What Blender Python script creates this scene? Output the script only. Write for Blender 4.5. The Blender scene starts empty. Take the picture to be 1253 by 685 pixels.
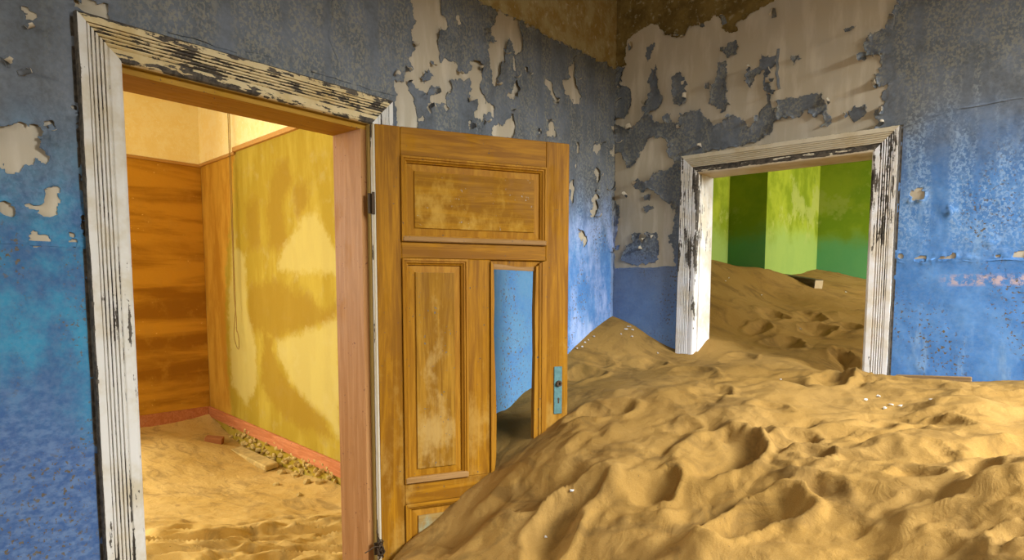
import bpy, bmesh, math, random
import numpy as np
from mathutils import Vector, Matrix

random.seed(7)
SC = bpy.context.scene
COL = SC.collection

# ------------------------------------------------------------------ camera
cam = bpy.data.cameras.new('camera')
cam.sensor_fit = 'HORIZONTAL'; cam.sensor_width = 36.0
cam.lens = 777.854 / 1253 * 36.0
cam.shift_x = 0.0
cam.shift_y = (420.91 - 342.5) / 1253
cam.clip_start = 0.02; cam.clip_end = 200
co = bpy.data.objects.new('camera', cam); COL.objects.link(co)
YAW, PITCH, ROLL = math.radians(40.119), math.radians(-4.917), math.radians(0.044)
co.matrix_world = Matrix.Translation((2.236, -3.701, 1.5)) @ Matrix.Rotation(YAW, 4, 'Z') @ Matrix.Rotation(math.pi / 2 + PITCH, 4, 'X') @ Matrix.Rotation(ROLL, 4, 'Z')
SC.camera = co

# ------------------------------------------------------------------ sky, daylight through the windows, an added fill lamp, exposure
world = bpy.data.worlds.new('sky'); SC.world = world; world.use_nodes = True
wn = world.node_tree; wn.nodes.clear()
sky = wn.nodes.new('ShaderNodeTexSky'); sky.sky_type = 'NISHITA'; sky.sun_disc = False
sky.sun_elevation = math.radians(50); sky.sun_rotation = math.radians(200)
wbg = wn.nodes.new('ShaderNodeBackground'); wbg.inputs[1].default_value = 0.25
wout = wn.nodes.new('ShaderNodeOutputWorld')
wn.links.new(sky.outputs[0], wbg.inputs[0]); wn.links.new(wbg.outputs[0], wout.inputs[0])


def area_light(name, loc, aim, w, h, power, color):
    l = bpy.data.lights.new(name, 'AREA'); l.shape = 'RECTANGLE'; l.size = w; l.size_y = h
    l.energy = power; l.color = color
    o = bpy.data.objects.new(name, l); COL.objects.link(o)
    o.location = loc; o.rotation_euler = (Vector(aim) - Vector(loc)).to_track_quat('-Z', 'Y').to_euler()
    return o


area_light('daylight_side', (6.2, -1.1, 4.3), (0.4, -0.9, 1.5), 3.0, 2.1, 1600, (0.95, 0.98, 1.0))
area_light('fill_back', (1.6, -7.0, 2.7), (1.2, -1.2, 1.4), 2.4, 1.5, 160, (1.0, 0.97, 0.92))  # fill lamp added behind the camera, no window known there
area_light('daylight_far_end', (-6.1, -3.4, 2.1), (-1.2, -2.0, 0.0), 1.8, 1.2, 420, (1.0, 0.95, 0.85))
area_light('daylight_far_side', (-2.6, -6.95, 2.5), (-2.6, -0.6, 1.9), 2.6, 1.4, 165, (1.0, 0.95, 0.85))
area_light('daylight_green', (4.5, 1.9, 3.0), (0.3, 2.0, 1.5), 1.6, 1.3, 230, (1.0, 0.98, 0.88))
vs = SC.view_settings
vs.view_transform = 'Standard'; vs.look = 'None'; vs.gamma = 1.0; vs.use_curve_mapping = False
vs.exposure = -0.25

# ------------------------------------------------------------------ measured outlines (metres on each surface)
MAIN = [[2.169,0.0,1.09],[1.948,0.0,1.061],[1.679,0.0,1.036],[1.536,-0.03,1.051],[0.488,-0.03,1.111],[0.58,-0.03,1.112],[0.159,0.0,1.271],[0.309,0.0,1.187],[0.0,0.0,1.325],[0.0,-1.186,0.841],[0.0,-1.078,0.847],[0.0,-0.951,0.922],[0.0,-0.854,0.939],[0.0,-0.498,1.12],[0.0,-0.291,1.22],[0.0,-0.097,1.296],[0.072,-1.952,0.306],[0.097,-1.901,0.379],[0.208,-1.676,0.548],[0.291,-1.508,0.661],[0.379,-1.329,0.794],[0.457,-1.169,0.884],[0.0,-1.5,0.55],[0.0,-1.9,0.2],[-0.05,-2.3,0.03],[0.06,-2.15,0.18],[0.566,-1.336,0.87],[0.522,-1.475,0.79],[0.467,-1.61,0.69],[0.356,-1.701,0.56],[0.265,-1.84,0.43],[0.343,-0.963,0.96],[0.331,-0.443,1.04],[0.624,-0.405,1.06],[0.861,-1.342,0.92],[0.751,-1.549,0.8],[0.685,-1.74,0.66],[0.609,-1.901,0.52],[0.51,-1.984,0.44],[0.935,-1.812,0.64],[0.998,-1.901,0.55],[1.161,-1.27,0.95],[1.313,-1.599,0.79],[1.453,-1.906,0.68],[1.384,-0.96,1.0],[1.584,-1.573,0.84],[1.788,-1.862,0.76],[1.711,-1.047,0.99],[1.924,-1.529,0.9],[1.986,-1.207,1.0],[2.194,-0.88,1.03],[2.214,-1.567,0.97],[2.061,-1.811,0.82],[2.225,-1.852,0.88],[2.6,-0.02,1.1],[3.5,0.0,1.15],[3.5,-1.5,1.05],[3.5,-3.0,0.8],[2.6,-3.0,0.75],[2.2,-3.8,0.45],[3.4,-4.5,0.4],[1.2,-3.2,0.22],[0.5,-3.0,0.08],[0.0,-3.2,0.03],[1.0,-4.6,0.05],[0.0,-4.6,0.02],[2.0,-5.5,0.1],[0.0,-6.0,0.0],[3.5,-6.0,0.1],[0.605,0.149,1.188],[0.62,0.0,1.12],[0.9,0.05,1.1],[1.2,0.05,1.09],[1.42,0.1,0.98],[1.5,0.12,0.96],[1.42,-0.06,1.06],[0.0,1.601,1.753],[0.0,2.026,1.7],[0.35,1.95,1.67],[0.0,1.2,1.66],[0.0,0.5,1.5],[0.3,0.3,1.26],[0.33,2.52,1.639],[0.33,3.308,1.695],[0.583,3.55,1.662],[0.789,3.55,1.61],[1.6,3.5,1.57],[3.4,3.5,1.5],[3.4,1.5,1.3],[3.4,0.3,1.2],[0.267,1.3,1.56],[0.393,1.15,1.464],[0.49,0.75,1.35],[0.57,0.7,1.268],[0.816,0.8,1.244],[0.653,1.3,1.371],[0.945,1.3,1.317],[0.49,1.8,1.495],[0.784,1.9,1.449],[1.001,2.3,1.461],[1.145,1.5,1.316],[1.08,0.8,1.173],[1.276,0.9,1.204],[0.706,0.35,1.165],[0.981,0.45,1.138],[1.252,0.5,1.135]]
LEFT_HOLES = [[[-1.77,2.802],[-1.771,2.768],[-1.73,2.738],[-1.737,2.715],[-1.723,2.697],[-1.725,2.675],[-1.756,2.644],[-1.75,2.619],[-1.744,2.599],[-1.727,2.574],[-1.749,2.541],[-1.758,2.513],[-1.741,2.478],[-1.776,2.469],[-1.794,2.443],[-1.8,2.415],[-1.835,2.407],[-1.857,2.406],[-1.858,2.375],[-1.835,2.363],[-1.842,2.319],[-1.844,2.232],[-1.839,2.181],[-1.281,2.283],[-1.281,2.343],[-1.266,2.381],[-1.204,2.403],[-1.196,2.44],[-1.25,2.449],[-1.288,2.48],[-1.302,2.506],[-1.287,2.549],[-1.295,2.587],[-1.272,2.632],[-1.245,2.644],[-1.234,2.612],[-1.219,2.576],[-1.211,2.528],[-1.182,2.529],[-1.158,2.55],[-1.182,2.575],[-1.166,2.609],[-1.15,2.664],[-1.118,2.682],[-1.118,2.743],[-1.11,2.791],[-1.061,2.79],[-1.069,2.752],[-1.045,2.748],[-1.02,2.74],[-0.977,2.783],[-0.977,2.824],[-0.995,2.871],[-1.011,2.908],[-1.061,2.913],[-1.15,2.935],[-1.179,2.925],[-1.256,2.92],[-1.315,2.929],[-1.344,2.948]]]
LEFT_ISLANDS = [[[-1.564,2.891],[-1.565,2.837],[-1.569,2.808],[-1.55,2.769],[-1.531,2.761],[-1.522,2.732],[-1.531,2.711],[-1.577,2.699],[-1.59,2.666],[-1.584,2.623],[-1.576,2.566],[-1.559,2.567],[-1.552,2.586],[-1.513,2.582],[-1.459,2.583],[-1.452,2.551],[-1.396,2.556],[-1.375,2.576],[-1.367,2.607],[-1.331,2.631],[-1.302,2.619],[-1.264,2.639],[-1.249,2.657],[-1.257,2.705],[-1.241,2.734],[-1.195,2.757],[-1.203,2.769],[-1.234,2.79],[-1.226,2.812],[-1.18,2.856],[-1.172,2.908],[-1.21,2.91],[-1.256,2.92],[-1.314,2.977]],[[-1.514,2.489],[-1.459,2.502],[-1.418,2.517],[-1.382,2.536],[-1.361,2.512],[-1.368,2.481],[-1.397,2.46],[-1.369,2.432],[-1.325,2.432],[-1.333,2.391],[-1.347,2.349],[-1.303,2.348],[-1.289,2.301],[-1.319,2.256],[-1.715,2.186],[-1.714,2.267],[-1.671,2.275],[-1.646,2.298],[-1.613,2.355],[-1.555,2.368],[-1.535,2.33],[-1.528,2.388],[-1.534,2.419],[-1.501,2.45]],[[-1.777,2.408],[-1.748,2.419],[-1.736,2.391],[-1.7,2.39],[-1.676,2.382],[-1.645,2.358],[-1.658,2.332],[-1.639,2.309],[-1.652,2.293],[-1.72,2.274],[-1.725,2.309],[-1.737,2.351],[-1.76,2.381]],[[-1.68,2.484],[-1.643,2.496],[-1.633,2.474],[-1.643,2.453],[-1.693,2.43],[-1.699,2.444]],[[-1.657,2.4],[-1.631,2.429],[-1.593,2.442],[-1.58,2.432],[-1.593,2.396],[-1.657,2.382]]]
LEFT_SMALL = [[[-1.456,2.812],[-1.44,2.818],[-1.436,2.758],[-1.45,2.754]],[[-1.508,2.674],[-1.487,2.679],[-1.488,2.65],[-1.504,2.65]],[[-1.398,2.329],[-1.373,2.349],[-1.355,2.343],[-1.374,2.32],[-1.365,2.287],[-1.391,2.282],[-1.384,2.313]],[[-1.044,2.728],[-1.027,2.727],[-1.01,2.68],[-1.019,2.636],[-1.041,2.661]],[[-0.95,2.685],[-0.916,2.688],[-0.907,2.653],[-0.928,2.658]],[[-1.101,2.517],[-1.06,2.542],[-1.044,2.588],[-1.019,2.599],[-1.01,2.58],[-0.979,2.588],[-0.985,2.57],[-1.019,2.542],[-1.027,2.508],[-1.085,2.49]],[[-0.77,2.665],[-0.751,2.691],[-0.703,2.67],[-0.673,2.62],[-0.644,2.588],[-0.663,2.568],[-0.692,2.571],[-0.712,2.612],[-0.76,2.617]],[[-0.505,2.88],[-0.494,2.848],[-0.472,2.795],[-0.493,2.767],[-0.471,2.714],[-0.406,2.67],[-0.415,2.614],[-0.48,2.6],[-0.501,2.625],[-0.574,2.632],[-0.594,2.616],[-0.605,2.705],[-0.534,2.745],[-0.565,2.777],[-0.515,2.819]],[[-1.221,2.329],[-1.126,2.363],[-1.093,2.379],[-1.06,2.428],[-1.035,2.38],[-1.03,2.328],[-1.077,2.288],[-1.221,2.273]],[[-0.74,2.46],[-0.662,2.436],[-0.665,2.378],[-0.748,2.363],[-0.767,2.388],[-0.73,2.417]],[[-1.22,2.435],[-1.197,2.43],[-1.19,2.371],[-1.208,2.372]],[[-0.851,2.389],[-0.786,2.386],[-0.836,2.355]],[[-0.454,2.384],[-0.426,2.395],[-0.416,2.354],[-0.44,2.318]],[[-0.277,2.377],[-0.258,2.424],[-0.227,2.413],[-0.185,2.42],[-0.174,2.394],[-0.205,2.367],[-0.225,2.347],[-0.267,2.357]],[[-0.275,2.24],[-0.228,2.274],[-0.192,2.246],[-0.191,2.202],[-0.221,2.164],[-0.263,2.203]],[[-0.291,2.067],[-0.22,2.12],[-0.199,2.094],[-0.229,2.057],[-0.207,2.009],[-0.248,1.958],[-0.29,1.979],[-0.27,2.036]],[[-0.489,2.152],[-0.46,2.113],[-0.477,2.047],[-0.5,2.013],[-0.535,2.115]],[[-0.42,1.846],[-0.362,1.856],[-0.356,1.817],[-0.396,1.788],[-0.42,1.806]],[[-0.316,1.959],[-0.242,1.985],[-0.247,1.961],[-0.279,1.949]],[[-3.268,1.939],[-3.204,1.956],[-3.182,1.963],[-3.155,1.964],[-3.132,1.958],[-3.139,1.94],[-3.148,1.935],[-3.146,1.916],[-3.149,1.902],[-3.136,1.887],[-3.137,1.867],[-3.16,1.865],[-3.177,1.847],[-3.2,1.834],[-3.209,1.813],[-3.223,1.818],[-3.23,1.837],[-3.237,1.829],[-3.236,1.813],[-3.276,1.804]],[[-3.128,1.979],[-3.111,1.976],[-3.112,1.959],[-3.127,1.959]],[[-3.119,1.941],[-3.107,1.939],[-3.114,1.918],[-3.123,1.923]],[[-3.064,2.033],[-3.046,2.037],[-3.044,2.017],[-3.059,2.017]],[[-3.248,1.73],[-3.227,1.739],[-3.212,1.721],[-3.215,1.708],[-3.239,1.708],[-3.255,1.71]],[[-3.202,1.745],[-3.183,1.75],[-3.158,1.736],[-3.143,1.747],[-3.145,1.774],[-3.15,1.787],[-3.129,1.793],[-3.111,1.809],[-3.102,1.803],[-3.11,1.765],[-3.111,1.713],[-3.14,1.702],[-3.162,1.718],[-3.184,1.72]],[[-3.203,1.635],[-3.179,1.663],[-3.165,1.65],[-3.148,1.651],[-3.136,1.638],[-3.137,1.626],[-3.195,1.625]],[[-3.102,1.644],[-3.088,1.676],[-3.08,1.652],[-3.062,1.643],[-3.05,1.757],[-3.043,1.751],[-3.044,1.637],[-3.066,1.628],[-3.099,1.63]],[[-3.095,2.023],[-3.083,2.029],[-3.083,2.005],[-3.093,1.996]],[[-3.178,2.241],[-3.164,2.232],[-3.164,2.221],[-3.177,2.221]],[[-3.163,2.284],[-3.157,2.284],[-3.148,2.271],[-3.164,2.255],[-3.168,2.258],[-3.16,2.267]],[[-3.115,2.08],[-3.101,2.079],[-3.101,2.074]],[[-3.044,2.339],[-3.018,2.353],[-2.958,2.363],[-2.961,2.309],[-2.995,2.303],[-3.02,2.319],[-3.041,2.317]]]
RIGHT_HOLES = [[[-0.022,3.566],[1.603,3.138],[1.586,2.914],[1.579,2.868],[1.568,2.828],[1.548,2.78],[1.468,2.781],[1.46,2.748],[1.452,2.715],[1.459,2.669],[1.491,2.662],[1.526,2.678],[1.528,2.639],[1.517,2.592],[1.51,2.544],[1.525,2.512],[1.573,2.517],[1.539,2.484],[1.55,2.448],[1.56,2.421],[1.512,2.39],[1.518,2.364],[1.546,2.34],[1.529,2.318],[1.479,2.245],[0.808,2.156],[0.506,2.19],[0.499,1.631],[0.299,1.636],[0.011,1.636]]]
RIGHT_ISLANDS = [[[0.007,2.571],[0.117,2.523],[0.14,2.545],[0.198,2.576],[0.232,2.595],[0.267,2.589],[0.285,2.541],[0.346,2.536],[0.351,2.575],[0.384,2.574],[0.401,2.527],[0.455,2.509],[0.464,2.565],[0.517,2.561],[0.564,2.567],[0.594,2.567],[0.596,2.524],[0.647,2.501],[0.673,2.459],[0.722,2.465],[0.769,2.494],[0.808,2.479],[0.856,2.453],[0.876,2.404],[0.925,2.441],[0.941,2.497],[0.963,2.524],[1.017,2.492],[1.028,2.433],[1.021,2.377],[0.942,2.335],[0.803,2.319],[0.697,2.315],[0.503,2.288],[0.479,1.971],[0.452,2.008],[0.43,1.99],[0.419,2.026],[0.374,2.05],[0.34,2.083],[0.311,2.106],[0.259,2.141],[0.236,2.128],[0.208,2.116],[0.154,2.152],[0.153,2.188],[0.182,2.216],[0.224,2.181],[0.269,2.196],[0.297,2.229],[0.369,2.245],[0.424,2.268],[0.412,2.295],[0.372,2.349],[0.393,2.401],[0.365,2.42],[0.326,2.45],[0.264,2.45],[0.219,2.4],[0.18,2.345],[0.145,2.292],[0.098,2.288],[0.072,2.348],[0.041,2.399],[-0.002,2.379]],[[0.451,2.023],[0.51,2.018],[0.521,1.596],[0.434,1.597],[0.442,1.723],[0.418,1.825],[0.437,1.924]],[[0.065,1.721],[0.113,1.793],[0.142,1.818],[0.142,1.861],[0.207,1.857],[0.184,1.816],[0.22,1.789],[0.237,1.819],[0.248,1.86],[0.311,1.862],[0.329,1.809],[0.336,1.743],[0.332,1.691],[0.298,1.672],[0.24,1.663],[0.157,1.66],[0.085,1.667]],[[-0.003,2.088],[0.035,2.058],[0.042,1.994],[0.032,1.872],[0.002,1.793]],[[-0.001,2.922],[0.067,2.92],[0.061,2.864],[0.039,2.818],[0.114,2.765],[0.122,2.713],[0.095,2.629],[0.073,2.595],[-0.003,2.607]],[[0.29,2.89],[0.305,2.814],[0.314,2.739],[0.336,2.686],[0.33,2.626],[0.289,2.608],[0.233,2.606],[0.204,2.623],[0.231,2.68],[0.265,2.748],[0.236,2.803],[0.249,2.844],[0.277,2.856]],[[0.394,2.789],[0.433,2.817],[0.481,2.771],[0.482,2.706],[0.5,2.655],[0.478,2.605],[0.418,2.64],[0.41,2.708]],[[0.699,2.812],[0.729,2.805],[0.744,2.723],[0.752,2.653],[0.735,2.611],[0.761,2.56],[0.744,2.523],[0.701,2.542],[0.67,2.565],[0.644,2.593],[0.642,2.663],[0.678,2.714],[0.688,2.78]],[[0.738,2.905],[0.791,2.915],[0.796,2.835],[0.753,2.823],[0.734,2.838]],[[0.224,3.009],[0.287,3.024],[0.26,2.982],[0.24,2.932],[0.218,2.955]],[[0.936,2.798],[1.008,2.782],[1.015,2.731],[0.994,2.709],[0.934,2.716],[0.895,2.68],[0.886,2.638],[0.862,2.648],[0.849,2.695],[0.871,2.73],[0.927,2.74]],[[0.961,2.716],[0.986,2.651],[1.004,2.604],[1.007,2.494],[0.98,2.499],[0.977,2.576],[0.952,2.658]],[[1.028,2.539],[1.065,2.54],[1.129,2.537],[1.18,2.543],[1.241,2.539],[1.272,2.499],[1.295,2.438],[1.265,2.428],[1.236,2.414],[1.199,2.439],[1.194,2.461],[1.173,2.449],[1.154,2.426],[1.09,2.436],[1.053,2.421],[1.031,2.435]],[[1.285,2.435],[1.31,2.41],[1.307,2.369],[1.263,2.355],[1.277,2.384],[1.261,2.418]],[[1.1,2.75],[1.131,2.761],[1.147,2.739],[1.112,2.71]],[[1.342,2.832],[1.398,2.838],[1.394,2.824],[1.356,2.818]],[[1.386,2.422],[1.418,2.437],[1.465,2.429],[1.478,2.391],[1.449,2.376],[1.426,2.354],[1.402,2.374]],[[0.224,2.029],[0.272,2.032],[0.288,2.009],[0.241,1.992]],[[0.401,1.833],[0.424,1.846],[0.433,1.79],[0.402,1.791]],[[0.231,2.1],[0.271,2.089],[0.263,2.061],[0.231,2.064]]]
RIGHT_SMALL = [[[1.684,1.97],[1.711,1.999],[1.739,1.992],[1.748,1.964],[1.734,1.938],[1.69,1.932]],[[1.754,2.0],[1.775,1.999],[1.776,1.984],[1.763,1.98]],[[1.841,1.87],[1.856,1.882],[1.86,1.873],[1.846,1.86]],[[1.641,1.658],[1.652,1.686],[1.677,1.681],[1.683,1.652],[1.671,1.643]],[[1.719,1.647],[1.735,1.665],[1.762,1.664],[1.767,1.642]],[[1.786,1.668],[1.798,1.667],[1.797,1.642],[1.787,1.645]],[[1.814,1.658],[1.852,1.656],[1.867,1.667],[1.886,1.664],[1.881,1.642],[1.818,1.641]],[[1.912,1.65],[1.938,1.654],[1.941,1.643],[1.916,1.643]],[[1.956,1.653],[1.968,1.657],[1.972,1.637],[1.961,1.641]],[[2.008,1.66],[2.02,1.664],[2.029,1.642],[2.014,1.642]],[[2.035,1.651],[2.049,1.659],[2.055,1.637],[2.036,1.637]],[[2.069,1.651],[2.084,1.656],[2.084,1.64],[2.071,1.641]],[[2.1,1.67],[2.123,1.678],[2.15,1.672],[2.152,1.638],[2.102,1.64]],[[2.04,1.685],[2.054,1.685],[2.049,1.672]],[[2.016,1.717],[2.035,1.719],[2.032,1.71]],[[1.985,1.652],[1.993,1.648],[1.99,1.639]],[[0.017,1.641],[0.06,1.694],[0.152,1.655],[0.298,1.661],[0.382,1.685],[0.455,1.663],[0.455,1.632],[0.299,1.63]]]
RIGHT_FRIEZE = [[[-0.02,3.439],[0.851,3.185],[0.798,3.068],[0.789,2.971],[0.766,2.971],[0.73,2.986],[0.703,3.071],[0.655,3.084],[0.594,3.054],[0.518,3.062],[0.468,3.022],[0.415,3.023],[0.347,3.058],[0.291,3.126],[0.222,3.138],[0.122,3.114],[0.071,3.089],[0.074,2.925],[-0.011,2.924]],[[0.692,3.231],[0.699,2.993],[0.771,2.97],[0.805,3.011],[0.906,3.05],[0.949,3.071],[1.003,3.077],[1.006,3.14]]]
STAINS = {"orange":[[[-0.074,3.414],[0.925,3.237],[0.907,2.566],[0.611,1.713],[0.534,0.895],[0.62,0.117],[0.017,0.035],[-0.464,-0.032]]],"dark":[[[1.14,1.447],[1.347,1.573],[1.942,1.568],[2.488,1.418],[2.77,1.314],[2.936,1.374],[2.93,1.234],[2.694,1.183],[2.32,1.13],[1.993,1.061],[1.732,1.015],[1.422,1.049],[1.151,1.087]],[[1.845,2.656],[2.129,2.693],[2.21,2.461],[1.99,2.297],[2.08,1.911],[1.704,1.889],[1.64,2.25]],[[1.499,1.077],[1.715,1.03],[1.77,0.807],[1.998,0.602],[2.36,0.456],[2.696,0.351],[2.788,0.196],[2.267,0.188],[1.683,0.305],[1.382,0.522]],[[1.176,2.371],[1.47,2.425],[1.489,1.939],[1.237,1.909]],[[2.239,2.421],[2.47,2.453],[2.503,2.25],[2.303,2.18]]],"pale":[[[1.783,0.986],[2.026,1.047],[2.35,1.117],[2.694,1.183],[2.971,1.264],[2.926,0.219],[2.753,0.359],[2.362,0.487],[2.05,0.632],[1.841,0.812]],[[1.961,1.855],[2.346,2.119],[2.602,2.206],[2.867,1.943],[2.954,1.801],[2.947,1.63],[2.193,1.642],[1.865,1.687]],[[0.832,1.97],[1.131,1.829],[1.146,1.276],[1.298,0.941],[1.323,0.516],[1.001,0.259],[0.65,0.445],[0.658,1.264]]]}
FLAKES_RIGHT = [[0.089,3.042,0.0,0.05,0.03],[0.596,3.053,200.0,0.035,0.02],[0.72,3.021,100.0,0.05,0.02],[1.0,2.984,90.0,0.08,0.018],[0.487,2.725,90.0,0.05,0.02],[0.483,2.663,0.0,0.035,0.03],[0.989,2.664,260.0,0.05,0.025],[1.005,2.6,250.0,0.04,0.02],[0.961,2.697,20.0,0.04,0.03],[0.39,2.534,180.0,0.03,0.02],[0.111,2.529,30.0,0.06,0.03],[0.456,2.494,270.0,0.035,0.02],[0.856,2.732,30.0,0.05,0.014],[1.553,2.784,70.0,0.06,0.025],[1.46,2.68,190.0,0.05,0.03],[1.514,2.533,200.0,0.04,0.03],[1.553,2.394,180.0,0.04,0.03],[0.001,2.21,270.0,0.09,0.02],[0.083,2.107,40.0,0.045,0.025],[0.153,2.193,300.0,0.04,0.03],[0.039,1.791,270.0,0.06,0.02],[0.196,1.795,80.0,0.03,0.015],[0.231,1.804,80.0,0.035,0.015],[0.266,1.818,80.0,0.04,0.015],[0.295,1.827,80.0,0.035,0.015],[0.203,1.763,30.0,0.03,0.02],[0.58,2.35,10.0,0.05,0.02],[0.256,2.81,60.0,0.06,0.015],[0.231,2.676,230.0,0.05,0.03],[0.636,2.695,180.0,0.035,0.025],[0.719,2.885,190.0,0.03,0.02],[0.35,3.063,250.0,0.02,0.02],[0.421,3.041,250.0,0.02,0.02],[0.463,3.025,280.0,0.025,0.02],[0.929,2.459,180.0,0.03,0.025],[1.285,2.483,20.0,0.03,0.02],[0.04,2.814,250.0,0.03,0.02],[0.774,2.484,140.0,0.03,0.02],[0.457,2.245,330.0,0.03,0.02],[-0.013,2.301,80.0,0.06,0.015],[1.386,2.403,200.0,0.03,0.02],[1.531,2.326,20.0,0.05,0.015]]
FLAKES_LEFT = [[-1.727,2.597,240.0,0.03,0.018],[-1.763,2.492,240.0,0.035,0.018],[-1.838,2.431,150.0,0.03,0.02],[-1.624,2.546,270.0,0.03,0.016],[-1.449,2.554,260.0,0.03,0.02],[-1.606,2.415,20.0,0.03,0.018],[-1.643,2.33,60.0,0.04,0.014],[-1.764,2.403,100.0,0.03,0.02],[-1.112,2.743,270.0,0.04,0.012],[-1.17,2.565,250.0,0.035,0.014],[-1.032,2.64,280.0,0.04,0.012],[-0.922,2.676,300.0,0.03,0.014],[-0.69,2.59,280.0,0.04,0.014],[-0.471,2.771,280.0,0.04,0.016],[-0.498,2.844,90.0,0.03,0.012],[-1.376,2.429,200.0,0.03,0.014],[-1.293,2.594,170.0,0.03,0.016],[-1.258,2.363,250.0,0.04,0.012],[-1.052,2.425,90.0,0.03,0.016],[-0.728,2.446,80.0,0.03,0.012],[-0.841,2.38,20.0,0.03,0.014],[-0.173,2.412,60.0,0.03,0.012],[-0.188,2.232,280.0,0.03,0.012],[-0.221,1.977,270.0,0.04,0.014],[-0.234,2.114,100.0,0.03,0.012],[-0.249,2.404,120.0,0.025,0.012],[-3.161,2.239,300.0,0.025,0.015],[-3.205,2.134,240.0,0.03,0.014],[-3.189,2.099,20.0,0.03,0.014],[-1.372,2.301,20.0,0.03,0.02],[-0.421,1.86,300.0,0.02,0.012],[-3.123,1.972,300.0,0.02,0.012],[-0.012,2.69,90.0,0.05,0.012],[-0.006,2.482,270.0,0.05,0.012],[-1.268,2.779,40.0,0.03,0.02]]
PITS = [[1.32,-1.366,0.142,0.145,0.065],[1.529,-1.699,0.179,0.089,0.081],[1.136,-1.568,0.111,0.086,0.043],[1.491,-1.199,0.092,0.072,0.029],[1.928,-1.45,0.052,0.056,0.022],[2.14,-1.269,0.056,0.067,0.023],[1.964,-0.902,0.067,0.081,0.019],[2.093,-1.435,0.088,0.106,0.031],[1.722,-1.515,0.059,0.071,0.021],[1.972,-1.275,0.04,0.048,0.013],[1.083,-1.203,0.08,0.078,0.025],[1.099,-0.825,0.043,0.052,0.011],[1.435,-0.385,0.113,0.135,0.043],[0.62,-1.158,0.167,0.108,0.047],[2.2,-1.603,0.03,0.036,0.008],[2.05,-1.621,0.042,0.033,0.01],[1.341,-0.905,0.073,0.088,0.021],[2.178,-1.769,0.068,0.046,0.024],[0.21,-0.665,0.125,0.119,0.026],[0.439,-0.345,0.095,0.114,0.02],[0.318,-0.325,0.079,0.053,-0.011],[0.885,-1.793,0.191,0.096,0.067],[0.946,-1.636,0.152,0.076,-0.064],[0.654,-1.701,0.235,0.117,0.031],[0.576,-1.865,0.284,0.142,-0.054],[0.685,-1.455,0.222,0.111,-0.062],[1.137,-1.804,0.168,0.084,-0.053],[1.448,-1.836,0.16,0.08,-0.05],[1.724,-1.789,0.13,0.065,-0.036],[1.955,-1.709,0.096,0.051,-0.023],[1.729,-1.251,0.091,0.084,-0.019],[1.231,-1.017,0.088,0.079,-0.018],[0.819,-0.515,0.114,0.137,0.02],[1.044,-0.835,0.081,0.097,0.02],[1.73,-0.937,0.083,0.099,0.015],[1.87,-1.208,0.072,0.08,-0.013],[2.124,-1.587,0.073,0.051,-0.015],[1.905,-1.599,0.062,0.039,0.015],[1.498,-0.907,0.074,0.079,-0.013],[1.582,-0.593,0.086,0.101,-0.018],[1.582,-1.527,0.102,0.064,-0.029],[1.821,-1.655,0.064,0.039,0.013],[0.583,-0.95,0.116,0.13,-0.02],[0.194,-0.451,0.089,0.059,0.013],[2.149,-1.049,0.068,0.082,-0.012],[1.259,-1.679,0.117,0.058,-0.029],[0.966,-1.455,0.103,0.058,-0.022],[1.229,-1.453,0.048,0.058,-0.014],[1.337,0.43,0.067,0.081,0.052],[0.948,0.556,0.122,0.146,0.034],[0.677,0.721,0.11,0.081,0.031],[1.041,0.942,0.124,0.103,0.035],[1.208,1.098,0.091,0.109,0.025],[0.697,0.987,0.126,0.116,0.031],[0.918,1.193,0.121,0.141,0.03],[0.771,0.181,0.109,0.131,0.019],[1.257,0.479,0.085,0.101,-0.018],[1.131,0.188,0.161,0.193,-0.045],[0.961,-0.001,0.115,0.138,-0.032],[0.786,1.56,0.128,0.154,-0.022],[1.076,1.44,0.125,0.15,-0.022],[0.835,0.743,0.098,0.063,-0.017],[0.862,-0.055,0.099,0.119,0.021]]
CHIPS = [[0.157,-0.05],[0.157,-0.09],[0.187,-0.06],[0.159,-0.155],[0.218,-0.123],[0.04,-0.351],[0.036,-0.382],[0.051,-0.302],[0.028,-0.459],[0.41,-0.137],[0.043,-0.427],[1.684,-0.527],[1.748,-0.621],[1.731,-0.665],[1.782,-0.628],[0.26,1.284],[0.239,1.402],[0.484,1.463],[0.91,2.285],[0.944,0.911],[1.275,-0.566],[1.884,-0.562],[1.648,-0.603],[0.822,-1.822],[0.855,-1.698]]
CRACKS = [["L",[[-2.14,2.356],[-2.142,2.425],[-2.175,2.494],[-2.161,2.576],[-2.163,2.653]],0.007],["R",[[2.101,2.351],[1.975,2.349],[1.883,2.347],[1.756,2.324],[1.621,2.291]],0.006],["L",[[-0.014,1.641],[-0.479,1.634]],0.004],["L",[[-3.05,1.629],[-3.141,1.625],[-3.218,1.625],[-3.254,1.626]],0.006],["R",[[0.455,1.632],[0.27,1.626],[0.042,1.63]],0.006],["R",[[2.14,1.634],[1.919,1.633],[1.651,1.636]],0.005],["L",[[-1.849,2.338],[-2.03,2.337],[-2.186,2.341],[-2.259,2.338]],0.01],["L",[[-2.552,2.325],[-2.666,2.332],[-2.784,2.329]],0.008],["L",[[-3.21,2.105],[-3.227,2.133]],0.008],["L",[[-2.406,2.354],[-2.522,2.339]],0.005],["L",[[-2.286,2.398],[-2.306,2.426]],0.006],["R",[[1.031,2.595],[1.015,2.685],[1.019,2.815]],0.003]]
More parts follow.
